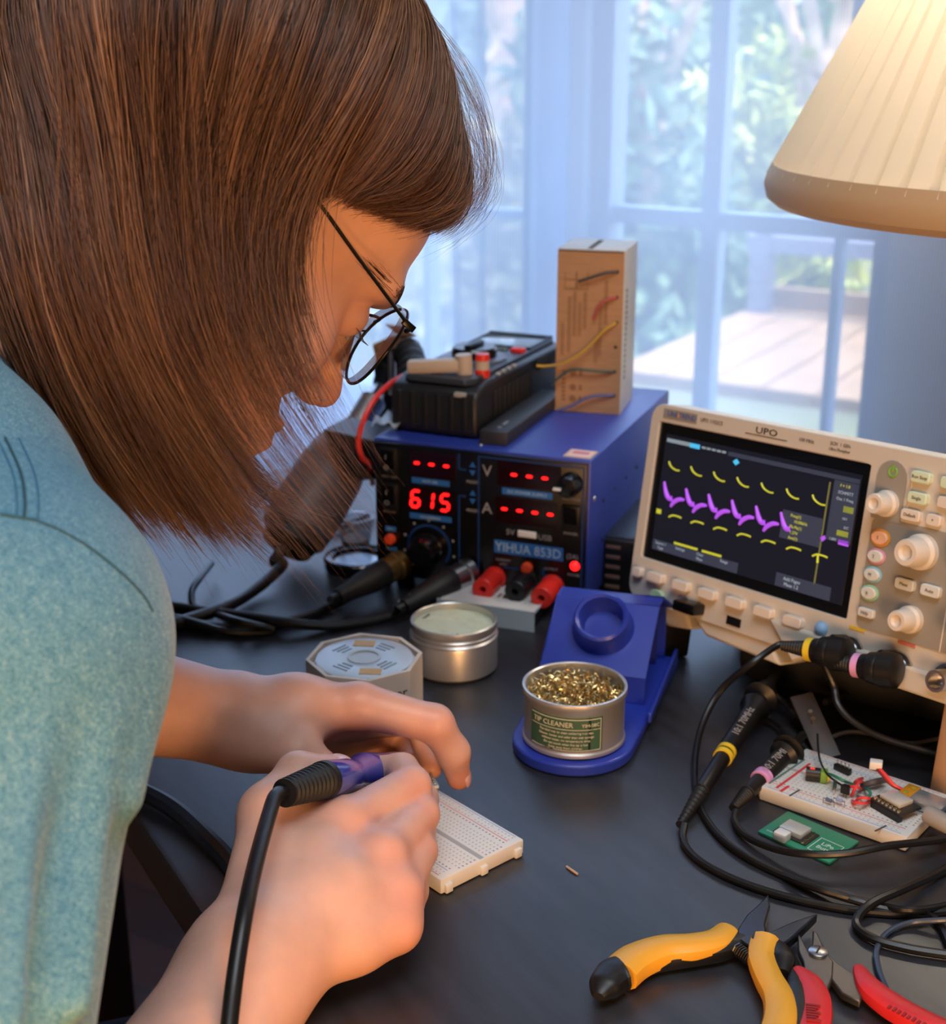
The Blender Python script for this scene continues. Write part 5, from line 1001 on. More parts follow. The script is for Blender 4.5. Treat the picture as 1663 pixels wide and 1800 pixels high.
tco = nt.nodes.new('ShaderNodeTexCoord'); nt.links.new(tco.outputs['Object'], nz.inputs['Vector']); nt.links.new(nz.outputs[0], bp_.inputs['Height']); nt.links.new(bp_.outputs[0], dd_.inputs['Normal'])
nt.links.new(dd_.outputs[0], mx.inputs[1]); nt.links.new(tt_.outputs[0], mx.inputs[2]); nt.links.new(mx.outputs[0], o_.inputs[0])
NP = 62; vs, fs = [], []; hs_ = .25; RB = .192; RT = .068; rows = 6
for i in range(rows + 1):
    t = i / rows; rad = RB + (RT - RB) * t
    for k in range(NP):
        a = 2 * math.pi * k / NP
        for da, dr in ((0.0, .0062), (.060, .0030), (.074, -.0030), (.098, -.0012)):
            q = rad + dr * (1 - .5 * t); vs.append((q * math.cos(a + da), q * math.sin(a + da), LZ + .012 + hs_ * t))
m4 = NP * 4
for i in range(rows):
    for k in range(m4): fs.append((i * m4 + k, i * m4 + (k + 1) % m4, (i + 1) * m4 + (k + 1) % m4, (i + 1) * m4 + k))
sh = meshobj('lamp_shade', vs, fs, M_shade, TL_, smooth=False)
mb = MB(); mb.lathe([(RB + .004, LZ + .0165), (RB + .007, LZ + .010), (RB + .0085, LZ + .003), (RB + .0065, LZ - .005), (RB + .001, LZ - .0095), (RB - .004, LZ - .008), (RB - .005, LZ + .004), (RB - .003, LZ + .014)], 120, closed=True); mb.build('shade_hem', mat('beige_hem_fabric', (188, 158, 120), .8, bump=(1200, .3, .0005), sheen=.3), TL_)
mb = MB(); mb.lathe([(RT + .002, LZ + hs_ + .008), (RT + .004, LZ + hs_ + .014), (RT + .001, LZ + hs_ + .018), (RT - .002, LZ + hs_ + .012)], 60, closed=True); mb.build('shade_top_hem', MATS['beige_hem_fabric'], TL_)
M_brass = mat('aged_brass', (150, 120, 70), .35, .9)
mb = MB(); mb.lathe([(0, .0005), (.062, .0005), (.064, .006), (.058, .012), (.030, .020), (.012, .030), (.010, .06), (.022, .10), (.026, .14), (.014, .19), (.007, .21), (.006, LZ + .02), (.010, LZ + .03), (.010, LZ + .05), (0, LZ + .05)], 40); mb.build('base', M_brass, TL_)
mb = MB(); mb.lathe([(0, LZ + .05), (.010, LZ + .052), (.014, LZ + .07), (.028, LZ + .10), (.030, LZ + .12), (.022, LZ + .142), (0, LZ + .15)], 28); mb.build('bulb', mat('lamp_bulb', (255, 226, 185), .3, emit=0.75), TL_)
mb = MB()
for k in range(3): a = R(k * 120); mb.tube([(0, 0, LZ + hs_ + .010), (RT * math.cos(a), RT * math.sin(a), LZ + hs_ + .010)], .0012, 6)
mb.tube([(0, 0, LZ + .15), (0, 0, LZ + hs_ + .012)], .0014, 6); mb.build('shade_carrier', M_brass, TL_)
lb_ = lamp('lamp_bulb_light', 'POINT', (lc.x, lc.y, LZ + .165), 1.6, (1, .91, .78), .03)
# ------------------------------------------------------------------ person: signed-distance modelling
def smin(a, b, k):
    h = np.clip(.5 + .5 * (b - a) / k, 0, 1); return b * (1 - h) + a * h - k * h * (1 - h)
class SDF:
    def __init__(s, lo, hi, vox):
        s.lo = np.array(lo, float); s.v = vox; s.n = np.ceil((np.array(hi) - s.lo) / vox).astype(int) + 1
        s.f = np.full(s.n, .05, np.float32)
    def sub(s, lo, hi):
        a = np.clip(np.floor((np.array(lo) - s.lo) / s.v).astype(int), 0, s.n - 1); b = np.clip(np.ceil((np.array(hi) - s.lo) / s.v).astype(int) + 1, 1, s.n)
        if np.any(b <= a): return None, None
        g = np.meshgrid(*[s.lo[i] + s.v * np.arange(a[i], b[i]) for i in range(3)], indexing='ij')
        return (slice(a[0], b[0]), slice(a[1], b[1]), slice(a[2], b[2])), np.stack(g, -1)
    def cone(s, p, q, r0, r1, k=.006, cut=False):
        p, q = np.array(p, float), np.array(q, float); m = max(r0, r1) + k * 1.5 + .006
        sl, g = s.sub(np.minimum(p, q) - m, np.maximum(p, q) + m)
        if sl is None: return s
        d = q - p; L = np.linalg.norm(d); u = d / max(L, 1e-9); w_ = g - p; t = np.clip((w_ @ u) / max(L, 1e-9), 0, 1)
        # perpendicular shift for the taper
        dist = np.linalg.norm(w_ - t[..., None] * d, axis=-1) - (r0 + (r1 - r0) * t)
        s.f[sl] = smin(s.f[sl], dist, k) if not cut else -smin(-s.f[sl], dist, k); return s
    def ell(s, c, rad, k=.006, M=None, cut=False):
        c = np.array(c, float); rad = np.array(rad, float); m = max(rad) + k * 1.5 + .006
        sl, g = s.sub(c - m, c + m)
        if sl is None: return s
        w_ = g - c
        if M is not None: w_ = w_ @ M            # columns of M are the local axes
        k0 = np.linalg.norm(w_ / rad, axis=-1); k1 = np.linalg.norm(w_ / rad ** 2, axis=-1); dist = k0 * (k0 - 1) / np.maximum(k1, 1e-6)
        s.f[sl] = smin(s.f[sl], dist, k) if not cut else -smin(-s.f[sl], dist, k); return s
    def chain(s, pts, rs, k=.004):
        for i in range(len(pts) - 1): s.cone(pts[i], pts[i + 1], rs[i], rs[i + 1], k)
        return s
    def mesh(s):
        f = s.f; n = f.shape; ins = f < 0
        c = [ins[i:n[0] - 1 + i, j:n[1] - 1 + j, k:n[2] - 1 + k] for i in (0, 1) for j in (0, 1) for k in (0, 1)]
        tot = sum(x.astype(np.int8) for x in c); act = (tot > 0) & (tot < 8)
        idx = np.full(act.shape, -1, np.int64); ii = np.argwhere(act); idx[act] = np.arange(len(ii))
        acc = np.zeros((len(ii), 3)); cnt = np.zeros(len(ii)); cor = [(i, j, k) for i in (0, 1) for j in (0, 1) for k in (0, 1)]
        vals = {q: f[ii[:, 0] + q[0], ii[:, 1] + q[1], ii[:, 2] + q[2]] for q in cor}
        for a in cor:
            for ax in range(3):
                if a[ax] == 0:
                    b = list(a); b[ax] = 1; b = tuple(b); va, vb = vals[a], vals[b]; m = (va < 0) != (vb < 0)
                    t = np.where(m, va / np.where(m, va - vb, 1), 0); p = np.repeat(np.array([a], float), len(ii), 0); p[:, ax] += t
                    acc[m] += p[m]; cnt[m] += 1
        V = s.lo + s.v * (ii + acc / cnt[:, None]); Fc = []
        for ax in range(3):
            o1, o2 = [(1, 2), (2, 0), (0, 1)][ax]
            sl0 = [slice(0, None)] * 3; sl0[ax] = slice(0, n[ax] - 1); sl1 = [slice(0, None)] * 3; sl1[ax] = slice(1, n[ax])
            A, B = ins[tuple(sl0)], ins[tuple(sl1)]; e = np.argwhere(A != B)
            e = e[(e[:, o1] > 0) & (e[:, o2] > 0) & (e[:, o1] < n[o1] - 1) & (e[:, o2] < n[o2] - 1)]
            if not len(e): continue
            def at_(d1, d2): q = e.copy(); q[:, o1] += d1; q[:, o2] += d2; return idx[q[:, 0], q[:, 1], q[:, 2]]
            quad = np.stack([at_(-1, -1), at_(0, -1), at_(0, 0), at_(-1, 0)], 1); fl = ~A[e[:, 0], e[:, 1], e[:, 2]]; quad[fl] = quad[fl][:, ::-1]; Fc.append(quad)
        return V, np.concatenate(Fc)
def smooth_mesh(V, Q, it=2):
    for _ in range(it):
        acc = np.zeros_like(V); cnt = np.zeros(len(V))
        for a in range(4):
            i, j = Q[:, a], Q[:, (a + 1) % 4]
            for x, y in ((i, j), (j, i)):
                for c in range(3): acc[:, c] += np.bincount(x, V[y, c], len(V))
                cnt += np.bincount(x, minlength=len(V))
        V = .5 * V + .5 * acc / np.maximum(cnt, 1)[:, None]
    return V
# head frame: columns right, forward, up of the bowed head
camR, camU, camB = Vector((1, 0, 0)), Vector((0, SI, CO)), Vector((0, -CO, SI))
def camvec(x, y, z): return (camR * x + camU * y + camB * z).normalized()
hF = camvec(.67, -.54, -.51); hU = camvec(.625, .78, 0); hR = hF.cross(hU).normalized(); hU = hR.cross(hF).normalized()
hO = D(690, 510, .65) - hR * .045 - hF * .078 - hU * .022
def hp_(x, y, z): return hO + hR * x + hF * y + hU * z
Mhead = Matrix.Identity(4)
for i, v in enumerate((hR, hF, hU)):
    for j in range(3): Mhead[j][i] = v[j]
Mhead.translation = hO
mesh_parts = []
# --- head in its own axes
S = SDF((-.10, -.13, -.15), (.10, .135, .135), .0017)
S.ell((0, -.012, .036), (.073, .090, .082), .01); S.ell((0, .026, -.030), (.056, .054, .070), .02)
S.ell((0, .046, .040), (.060, .042, .050), .02)
for s_ in (-1, 1):
    S.ell((s_ * .040, .0500, -.027), (.024, .0235, .023), .024); S.cone((s_ * .05, .002, -.055), (s_ * .018, .070, -.098), .014, .012, .022)
    S.cone((s_ * .014, .0885, .021), (s_ * .046, .0735, .022), .0075, .007, .012)
S.ell((0, .076, -.098), (.018, .015, .014), .014); S.ell((0, .072, -.070), (.030, .020, .022), .016)
for s_ in (-1, 1): S.ell((s_ * .036, .098, -.002), (.020, .023, .0135), .010, cut=True)
for s_ in (-1, 1): S.ell((s_ * .030, .0715, .001), (.0128, .0128, .0115), .003)
S.cone((0, .082, .012), (0, .099, -.030), .0065, .0085, .008); S.ell((0, .101, -.034), (.0095, .0085, .008), .005)
for s_ in (-1, 1): S.ell((s_ * .0105, .092, -.038), (.0065, .008, .006), .004); S.ell((s_ * .0055, .097, -.0435), (.0028, .0038, .003), .002, cut=True)
S.cone((-.017, .083, -.0625), (.017, .083, -.0625), .0035, .0035, .005); S.cone((-.008, .0905, -.0605), (.008, .0905, -.0605), .0038, .0038, .004); S.cone((-.013, .0885, -.0705), (.013, .0885, -.0705), .0042, .0042, .004)
S.cone((-.019, .0915, -.0655), (.019, .0915, -.0655), .0011, .0011, .0015, cut=True)
for s_ in (-1, 1):
    S.ell((s_ * .0745, -.006, .002), (.006, .016, .028), .005); S.ell((s_ * .0795, -.004, .002), (.004, .009, .018), .003, cut=True)
S.cone((0, -.030, -.03), (0, -.052, -.149), .054, .052, .02)
V, Q = S.mesh(); V = smooth_mesh(V, Q, 2)
from mathutils.bvhtree import BVHTree
hb = BVHTree.FromPolygons([tuple(v) for v in V], [tuple(q) for q in Q])
def face_y(x, z, dflt=.08):
    r_ = hb.ray_cast(Vector((x, .2, z)), Vector((0, -1, 0))); return dflt if r_[0] is None else r_[0].y
Mh3 = np.array(Mhead.to_3x3()); V = V @ Mh3.T + np.array(hO); mesh_parts.append((V, Q))
# --- neck to torso and shoulders (under the shirt)
nb = np.array(hp_(0, -.045, -.135)); SHR = np.array((-.162, .438, .190)); SHL = np.array((-.300, .770, .200)); chest = np.array((-.30, .585, .03)); hip = np.array((-.42, .52, -.25))
c0 = .5 * (SHR + SHL)
S = SDF((-.60, .25, -.36), (-.05, .90, .33), .005)
S.cone(nb, c0 - (.03, 0, .02), .050, .045, .03).cone(SHR, SHL, .034, .034, .03).cone(c0 - (.03, 0, .02), chest - (.04, 0, 0), .045, .055, .04).cone(chest - (.04, 0, 0), hip, .055, .07, .04)
V, Q = S.mesh(); mesh_parts.append((V, Q))
# --- right arm and hand
def P3(px, py, Z): return np.array(D(px, py, Z))
WR = P3(440, 1705, .590); ELR = np.array((-.156, .306, -.01))
rm = [P3(606, 1456, .652), P3(668, 1510, .640), P3(694, 1572, .630), P3(694, 1628, .621)]
S = SDF((-.24, .22, -.07), (.02, .74, .25), .0013)
S.cone(SHR, ELR, .040, .036, .02).cone(ELR, .5 * ELR + .5 * WR, .036, .035, .02).cone(.5 * ELR + .5 * WR, WR, .035, .026, .02)
S.cone(WR, .35 * WR + .65 * rm[1], .025, .020, .02)
for m_, r_ in zip(rm, (.0130, .0125, .0120, .0110)): S.cone(WR + (m_ - WR) * .1, m_, .0165, r_, .007)
S.cone(.3 * WR + .7 * rm[0], .3 * WR + .7 * rm[3], .015, .013, .012)
S.cone(.55 * WR + .45 * rm[0], P3(520, 1440, .668), .018, .013, .014)
S.chain([rm[0], P3(722, 1382, .686), P3(706, 1354, .708), P3(664, 1352, .712)], [.0124, .0100, .0086, .0068], .0022)
S.chain([rm[1], P3(738, 1432, .678), P3(742, 1405, .705), P3(722, 1392, .722)], [.0120, .0094, .0082, .0066], .0022)
S.chain([rm[2], P3(736, 1496, .664), P3(738, 1462, .690), P3(716, 1440, .705)], [.0114, .0088, .0076, .0062], .0022)
S.chain([rm[3], P3(722, 1566, .646), P3(728, 1530, .668), P3(712, 1500, .682)], [.0108, .0080, .0070, .0058], .0022)
tm = P3(474, 1432, .652)
S.cone(WR + (tm - WR) * .15, tm, .019, .0125, .010); S.chain([tm, P3(524, 1360, .668), P3(596, 1352, .682)], [.0122, .0100, .0070], .004)
S.cone(tm, P3(560, 1462, .655), .010, .012, .014)
for m_ in rm: S.ell(m_ + np.array(D(0, 0, 0) - D(0, 0, 0)) + np.array((0, -.001, .002)), (.0088, .0088, .0088), .010)
V, Q = S.mesh(); V = smooth_mesh(V, Q, 3); mesh_parts.append((V, Q))
# --- left arm and hand
WL = P3(395, 1262, .742); ELL = P3(-330, 1120, .66)
lm = [P3(632, 1240, .745), P3(628, 1262, .772), P3(620, 1285, .793), P3(610, 1305, .806)]
S = SDF((-.37, .55, -.01), (.02, .80, .25), .0013)
S.cone(SHL, ELL, .038, .034, .02).cone(ELL, .5 * ELL + .5 * WL, .034, .031, .02).cone(.5 * ELL + .5 * WL, WL, .031, .0235, .02)
for m_, r_ in zip(lm, (.0118, .0122, .0118, .0108)): S.cone(WL + (m_ - WL) * .12, m_, .0185, r_, .010)
S.cone(.45 * WL + .55 * lm[0], .4 * WL + .6 * lm[3], .016, .012, .012)
S.chain([lm[0], P3(764, 1272, .744), P3(797, 1322, .753), P3(806, 1368, .765)], [.0122, .0098, .0086, .0064], .004)
S.chain([lm[1], P3(735, 1262, .785), P3(752, 1310, .785), P3(758, 1350, .775)], [.0120, .0094, .0080, .0062], .003)
S.chain([lm[2], P3(705, 1282, .812), P3(722, 1325, .800), P3(712, 1352, .785)], [.0116, .0090, .0078, .0060], .003)
S.chain([lm[3], P3(672, 1305, .822), P3(690, 1335, .812), P3(680, 1358, .798)], [.0106, .0080, .0070, .0055], .003)
tl = P3(520, 1322, .722)
S.cone(WL + (tl - WL) * .10, tl, .0190, .0130, .012); S.chain([tl, P3(566, 1358, .722), P3(625, 1385, .738)], [.0125, .0100, .0072], .004)
S.cone(.45 * tl + .55 * WL, .5 * lm[0] + .5 * WL, .016, .015, .014)
V, Q = S.mesh(); V = smooth_mesh(V, Q, 3); mesh_parts.append((V, Q))
Vs, Qs, off = [], [], 0
for V, Q in mesh_parts: Vs.append(V); Qs.append(Q + off); off += len(V)
M_skin = mat('skin', (228, 176, 154), .42, noise=(38, .10), bump=(420, .18, .0006), sss=.12, spec=.4)
person = thing('person', 'person in a teal shirt with brown bob hair and glasses soldering at the desk', 'person', Matrix.Translation(Vector((float(hip[0]), float(hip[1]), FZ))))
PI_ = person.matrix_world.inverted()
def pchild(o, par=None): o.parent = par or person; o.matrix_parent_inverse = PI_ if (par is None or True) else Matrix(); return o
BV = np.concatenate(Vs); body = pchild(meshobj('body', BV, np.concatenate(Qs), M_skin)); fl_ = np.zeros(len(BV))
for q_, rad_, w_ in [(rm[i], .0105, .9) for i in range(4)] + [(lm[0], .011, .6), (P3(722, 1382, .680), .009, .6), (P3(736, 1440, .672), .008, .6), (P3(736, 1500, .658), .008, .6), (P3(806, 1360, .765), .012, 1), (P3(764, 1272, .740), .010, .6), (P3(596, 1352, .682), .010, .8), (np.array(hp_(.04, .065, -.03)), .022, .5), (np.array(hp_(-.04, .065, -.03)), .022, .5), (np.array(hp_(0, .108, -.036)), .012, .7), (np.array(hp_(0, .086, -.066)), .012, 1.2)]:
    fl_ += w_ * np.exp(-((BV - q_) ** 2).sum(1) / (2 * rad_ ** 2))
fa = body.data.attributes.new('flush', 'FLOAT', 'POINT'); fa.data.foreach_set('value', np.clip(fl_, 0, 1).astype(np.float32))
nt = M_skin.node_tree; b_ = nt.nodes['Principled BSDF']; sck = b_.inputs['Base Color'].links[0].from_socket; an_ = nt.nodes.new('ShaderNodeAttribute'); an_.attribute_name = 'flush'; mxs = nt.nodes.new('ShaderNodeMix'); mxs.data_type = 'RGBA'
mu_ = nt.nodes.new('ShaderNodeMath'); mu_.operation = 'MULTIPLY'; mu_.inputs[1].default_value = .6; nt.links.new(an_.outputs['Fac'], mu_.inputs[0]); nt.links.new(mu_.outputs[0], mxs.inputs[0]); nt.links.new(sck, mxs.inputs[6]); mxs.inputs[7].default_value = lin((214, 118, 98)); nt.links.new(mxs.outputs[2], b_.inputs['Base Color'])
def pb_build(mb, name, m, par=None, **k):
    o = mb.build(name, m, None, **k); o.parent = par or person
    o.matrix_parent_inverse = PI_ if par is None else Matrix.Identity(4); return o
# eyes, brows, lashes
M_brow = mat('dark_brow_hair', (60, 38, 28), .6)
for s_ in (-1, 1):
    mb = MB()
    for k in range(150):
        t = k / 149; x = s_ * (.013 + .040 * t); z = .0195 + .004 * math.sin(t * 2.6) + rng.uniform(-.0026, .0026)
        dz = rng.uniform(-.0006, .0016); xs_ = [x + s_ * .0035 * q for q in range(3)]; mb.tube([hp_(xx_, face_y(xx_, z + dz * q) + .0004, z + dz * q) for q, xx_ in enumerate(xs_)], [.00013, .00011, .00004], 4)
    pb_build(mb, 'eyebrow', M_brow)
    mb = MB()
    for k in range(18):
        t = k / 17; ang = -1.0 + 2.0 * t; x = s_ * .031 + .0115 * math.sin(ang); y = face_y(x, -.0015) - .0002; a = hp_(x, y, -.0015)
        mb.tube([a, a + hF * .0045 - hU * .0024 + hR * .001 * math.sin(ang), a + hF * .0075 - hU * .0026 + hR * .002 * math.sin(ang)], [.00012, .0001, .00003], 4)
    pb_build(mb, 'eyelashes', M_brow)
# fingernails
M_nail = mat('fingernail', (235, 178, 165), .25, coat=.3)
for (p, q, n_) in ((P3(801, 1345, .757), P3(806, 1368, .765), (.8, -.35, .45)), (P3(570, 1351, .677), P3(596, 1352, .682), (-.05, -.2, 1))):
    d = Vector(q - p).normalized(); n_ = Vector(n_); n_ = (n_ - d * n_.dot(d)).normalized(); M_ = frame(Vector(q) + n_ * .0052 - d * .001, d, n_)
    mb = MB(); mb.ball((0, 0, 0), 1, M_, 18, (.0062, .0050, .0018)); pb_build(mb, 'fingernail', M_nail)
# ------------------------------------------------------------------ glasses (worn: part of the person)
M_frame = mat('black_metal_frame', (22, 22, 20), .3, .6)
M_lens = bpy.data.materials.new('spectacle_lens'); M_lens.use_nodes = True; nt = M_lens.node_tree; nt.nodes.clear()
o_ = nt.nodes.new('ShaderNodeOutputMaterial'); mx = nt.nodes.new('ShaderNodeMixShader'); t_ = nt.nodes.new('ShaderNodeBsdfTransparent'); g_ = nt.nodes.new('ShaderNodeBsdfGlossy'); fr = nt.nodes.new('ShaderNodeFresnel')
fr.inputs[0].default_value = 1.3; g_.inputs['Roughness'].default_value = .01; t_.inputs[0].default_value = (.93, .95, .94, 1)
mx.inputs[0].default_value = .09; nt.links.new(t_.outputs[0], mx.inputs[1]); nt.links.new(g_.outputs[0], mx.inputs[2]); nt.links.new(mx.outputs[0], o_.inputs[0])
M_ledge = bpy.data.materials.new('lens_edge_reflection'); M_ledge.use_nodes = True; nt = M_ledge.node_tree; b_ = nt.nodes['Principled BSDF']; b_.inputs['Base Color'].default_value = lin((92, 62, 58)); b_.inputs['Roughness'].default_value = .12; b_.inputs['Alpha'].default_value = .72  # dark red-brown tint stands in for reflections in the thick lens edge
fr_pts = {}
gl = None
mb = MB()
for s_ in (-1, 1):
    P = []
    for k in range(41):
        a = 2 * math.pi * k / 40; x = s_ * .0335 + .0250 * math.cos(a); z = -.0015 + .0215 * math.sin(a); y = .0960 - 3.2 * (abs(x) - .012) ** 2 * 1.0 * (abs(x) > .012) + (-.03 * z)
        P.append(hp_(x, y, z))
    fr_pts[s_] = P; mb.tube(P, .00075, 8, cap=False)
mb.tube(crom([hp_(-.0095, .0958, .008), hp_(-.004, .0995, .011), hp_(.004, .0995, .011), hp_(.0095, .0958, .008)], 5), .0008, 8)
for s_ in (-1, 1):
    mb.tube(crom([hp_(s_ * .0095, .0955, .002), hp_(s_ * .0085, .0915, -.001), hp_(s_ * .0105, .0885, -.004)], 5), .00045, 6)
gl = pb_build(mb, 'glasses_frame', M_frame)
for s_ in (-1, 1):
    c = sum((p for p in fr_pts[s_][:-1]), Vector()) / 40; vs = [c + hF * .0006] + [p for p in fr_pts[s_][:-1]]; vs2 = [v - hF * .0012 for v in vs]
    V_ = vs + vs2; n = 41; fs = [(0, i, i % 40 + 1) for i in range(1, 41)] + [(n, n + i % 40 + 1, n + i) for i in range(1, 41)]
    o = meshobj('lens', V_, fs, M_lens); o.parent = gl
    n = 40; vs = fr_pts[s_][:-1]; vs = [v - hF * .0004 for v in vs] + [v - hF * .0040 for v in vs]; o = meshobj('lens_edge', vs, [(i, (i + 1) % n, n + (i + 1) % n, n + i) for i in range(n)], M_ledge); o.parent = gl
    mb = MB(); mb.ball(hp_(s_ * .0108, .0878, -.0045), .0036, seg=12, sc_=(.5, .6, 1)); q = pb_build(mb, 'nose_pad', mat('clear_pad', (190, 190, 185), .3), gl)
    mb = MB(); h0 = hp_(s_ * .0600, .0900, .0125); mb.tube([hp_(s_ * .0575, .0905, .0110), h0, hp_(s_ * .0655, .0872, .0130)], .0013, 8)
    mb.box(-.0012, .0012, -.0045, .0022, -.0016, .0016, Matrix.Translation(hp_(s_ * .0655, .0872, .0130)) @ Mhead.to_3x3().to_4x4(), bev=.0004); pb_build(mb, 'hinge', M_frame, gl)
    mb = MB(); mb.tube(crom([hp_(s_ * .0655, .0860, .0130), hp_(s_ * .0700, .045, .0205), hp_(s_ * .0735, .006, .0275), hp_(s_ * .0770, -.014, .022), hp_(s_ * .0765, -.030, .004)], 6), .00085, 8); pb_build(mb, 'temple_arm', M_frame, gl)
# ------------------------------------------------------------------ jeans and shoes
S = SDF((-.62, .30, -.76), (.12, .98, -.10), .008)
bf = np.array((.95, .31, 0)); br_ = np.array((.31, -.95, 0))
for s_ in (-1, 1):
    h_ = hip + br_ * .075 * s_ + (0, 0, .005); kn = h_ + bf * .40 + (0, 0, -.01) + br_ * s_ * .02 + (0, .045, 0); an = kn + bf * .02 + np.array((0, 0, -.40))
    S.cone(h_, kn, .086, .060, .03); S.cone(kn, an, .058, .042, .02)
S.ell(hip, (.12, .12, .10), .04)
V, Q = S.mesh(); V = smooth_mesh(V, Q, 2); jn = pchild(meshobj('jeans', V, Q, mat('navy_denim', (28, 36, 58), .85, bump=(900, .3, .0005), noise=(300, .2))))
for s_ in (-1, 1):
    h_ = hip + br_ * .075 * s_; kn = h_ + bf * .40 + br_ * s_ * .02 + (0, .045, 0); an = kn + bf * .02; S = SDF(an + (-.1, -.1, 0) * np.array((1, 1, 0)) + (0, 0, -.56), an + (.26, .2, -.35), .006)
    S = SDF((an[0] - .10, an[1] - .09, -.76), (an[0] + .24, an[1] + .16, -.60), .006); S.cone((an[0], an[1], -.66), (an[0], an[1], -.70), .045, .04, .02); S.cone((an[0] - .01, an[1], -.705), (an[0] + bf[0] * .16, an[1] + bf[1] * .16, -.712), .033, .028, .02)
    V, Q = S.mesh(); pchild(meshobj('shoe', V, Q, mat('dark_shoe', (40, 40, 44), .6)))
# ------------------------------------------------------------------ shirt
S = SDF((-.52, .22, -.26), (-.04, .92, .36), .0026)
nbk = P3(-275, 650, .585)
sl0, sl1 = P3(-12, 1120, .50), P3(-165, 1850, .440)
S.cone(nbk, .5 * nbk + .5 * sl0, .046, .052, .03).cone(.5 * nbk + .5 * sl0, sl0, .052, .054, .03).cone(sl0, sl1, .055, .056, .02)
S.cone(sl0 + (0, .0, .0), P3(30, 1200, .54), .05, .045, .02)
S.cone(c0 - (.02, 0, 0), chest - (.02, 0, 0), .066, .085, .05).cone(chest - (.02, 0, 0), hip, .088, .112, .05).cone(SHL, .5 * (SHL + ELL), .050, .052, .03).cone(SHR, SHL, .047, .047, .03).cone(nb - np.array(hU) * .01, c0 - (.02, 0, 0), .052, .066, .03)
# folds on the sleeve
for (a, b, ra, rb, k) in (((62, 1210, .4485), (12, 1800, .3945), .0045, .0055, .012), ((176, 1270, .4590), (138, 1760, .4240), .0045, .0050, .012), ((-60, 1200, .4470), (-100, 1800, .3900), .004, .005, .012), ((235, 1180, .486), (222, 1400, .466), .004, .004, .016), ((10, 800, .545), (50, 960, .515), .004, .006, .03)):
    S.cone(P3(*a), P3(*b), ra, rb, k)
V, Q = S.mesh(); V = smooth_mesh(V, Q, 4)
cx = rng.normal(size=3)
nx_ = np.sin(V @ np.array((60., 25, 10)) + 1.2) * np.sin(V @ np.array((15., -30, 22))) * .0012
V = V + np.array((.3, -.9, .3)) * nx_[:, None]
M_shirt = bpy.data.materials.new('heather_teal_jersey'); M_shirt.use_nodes = True; nt = M_shirt.node_tree; b = nt.nodes['Principled BSDF']; b.inputs['Roughness'].default_value = .85; b.inputs['Sheen Weight'].default_value = .25; b.inputs['Specular IOR Level'].default_value = .2
tc = nt.nodes.new('ShaderNodeTexCoord'); mp = nt.nodes.new('ShaderNodeMapping'); mp.inputs['Scale'].default_value = (1, 1, .35); nt.links.new(tc.outputs['Object'], mp.inputs[0])
n1 = nt.nodes.new('ShaderNodeTexNoise'); n1.inputs['Scale'].default_value = 2300; n1.inputs['Detail'].default_value = 3; nt.links.new(mp.outputs[0], n1.inputs['Vector'])
n2 = nt.nodes.new('ShaderNodeTexNoise'); n2.inputs['Scale'].default_value = 420; n2.inputs['Detail'].default_value = 4; nt.links.new(mp.outputs[0], n2.inputs['Vector'])
r1 = nt.nodes.new('ShaderNodeValToRGB'); r1.color_ramp.elements[0].position = .38; r1.color_ramp.elements[1].position = .66
r1.color_ramp.elements[0].color = lin((62, 112, 138)); r1.color_ramp.elements[1].color = lin((150, 182, 186)); e = r1.color_ramp.elements.new(.52); e.color = lin((92, 146, 170))
mm_ = nt.nodes.new('ShaderNodeMix'); mm_.data_type = 'FLOAT'; mm_.inputs[0].default_value = .22; nt.links.new(n1.outputs[0], mm_.inputs[2]); nt.links.new(n2.outputs[0], mm_.inputs[3]); nt.links.new(mm_.outputs[0], r1.inputs[0])
nt.links.new(r1.outputs[0], b.inputs['Base Color']); bp = nt.nodes.new('ShaderNodeBump'); bp.inputs['Strength'].default_value = .5; bp.inputs['Distance'].default_value = .0005; nt.links.new(n1.outputs[0], bp.inputs['Height']); nt.links.new(bp.outputs[0], b.inputs['Normal'])
shirt = pchild(meshobj('shirt', V, Q, M_shirt))
from mathutils.bvhtree import BVHTree
bvh = BVHTree.FromPolygons([tuple(v) for v in V], [tuple(q) for q in Q])
def on_shirt(px, py, lift=.0006):
    d = ray(px, py).normalized(); loc, n, i, t = bvh.ray_cast(Vector((0, 0, H)), d); return None if loc is None else loc + n * lift * (1 if n.dot(d) < 0 else -1)
def seam(pts, r, name, m):
    pts = crom([(x, y, 0) for x, y in pts], 8); P = [on_shirt(p.x, p.y, r * .25) for p in pts]; P = [p for p in P if p is not None]
    if len(P) > 2: mb = MB(); mb.tube(P, r, 6); o = pb_build(mb, name, m, shirt)
M_seam = mat('seam_thread', (64, 112, 140), .85); M_seamd = mat('dark_seam_teal', (48, 84, 96), .9)
seam([(62, 915), (110, 935), (160, 965), (210, 1005), (250, 1045), (268, 1075)], .0005, 'shoulder_seam', M_seamd)
seam([(0, 905), (62, 915)], .0006, 'yoke_seam', M_seamd)
for off in (0, 14, 38): seam([(-5 + off, 770), (22 + off, 830), (30 + off, 880), (28 + off, 912)], .0006 if off == 14 else .0004, 'collar_stitching', M_seam if off != 14 else M_seamd)
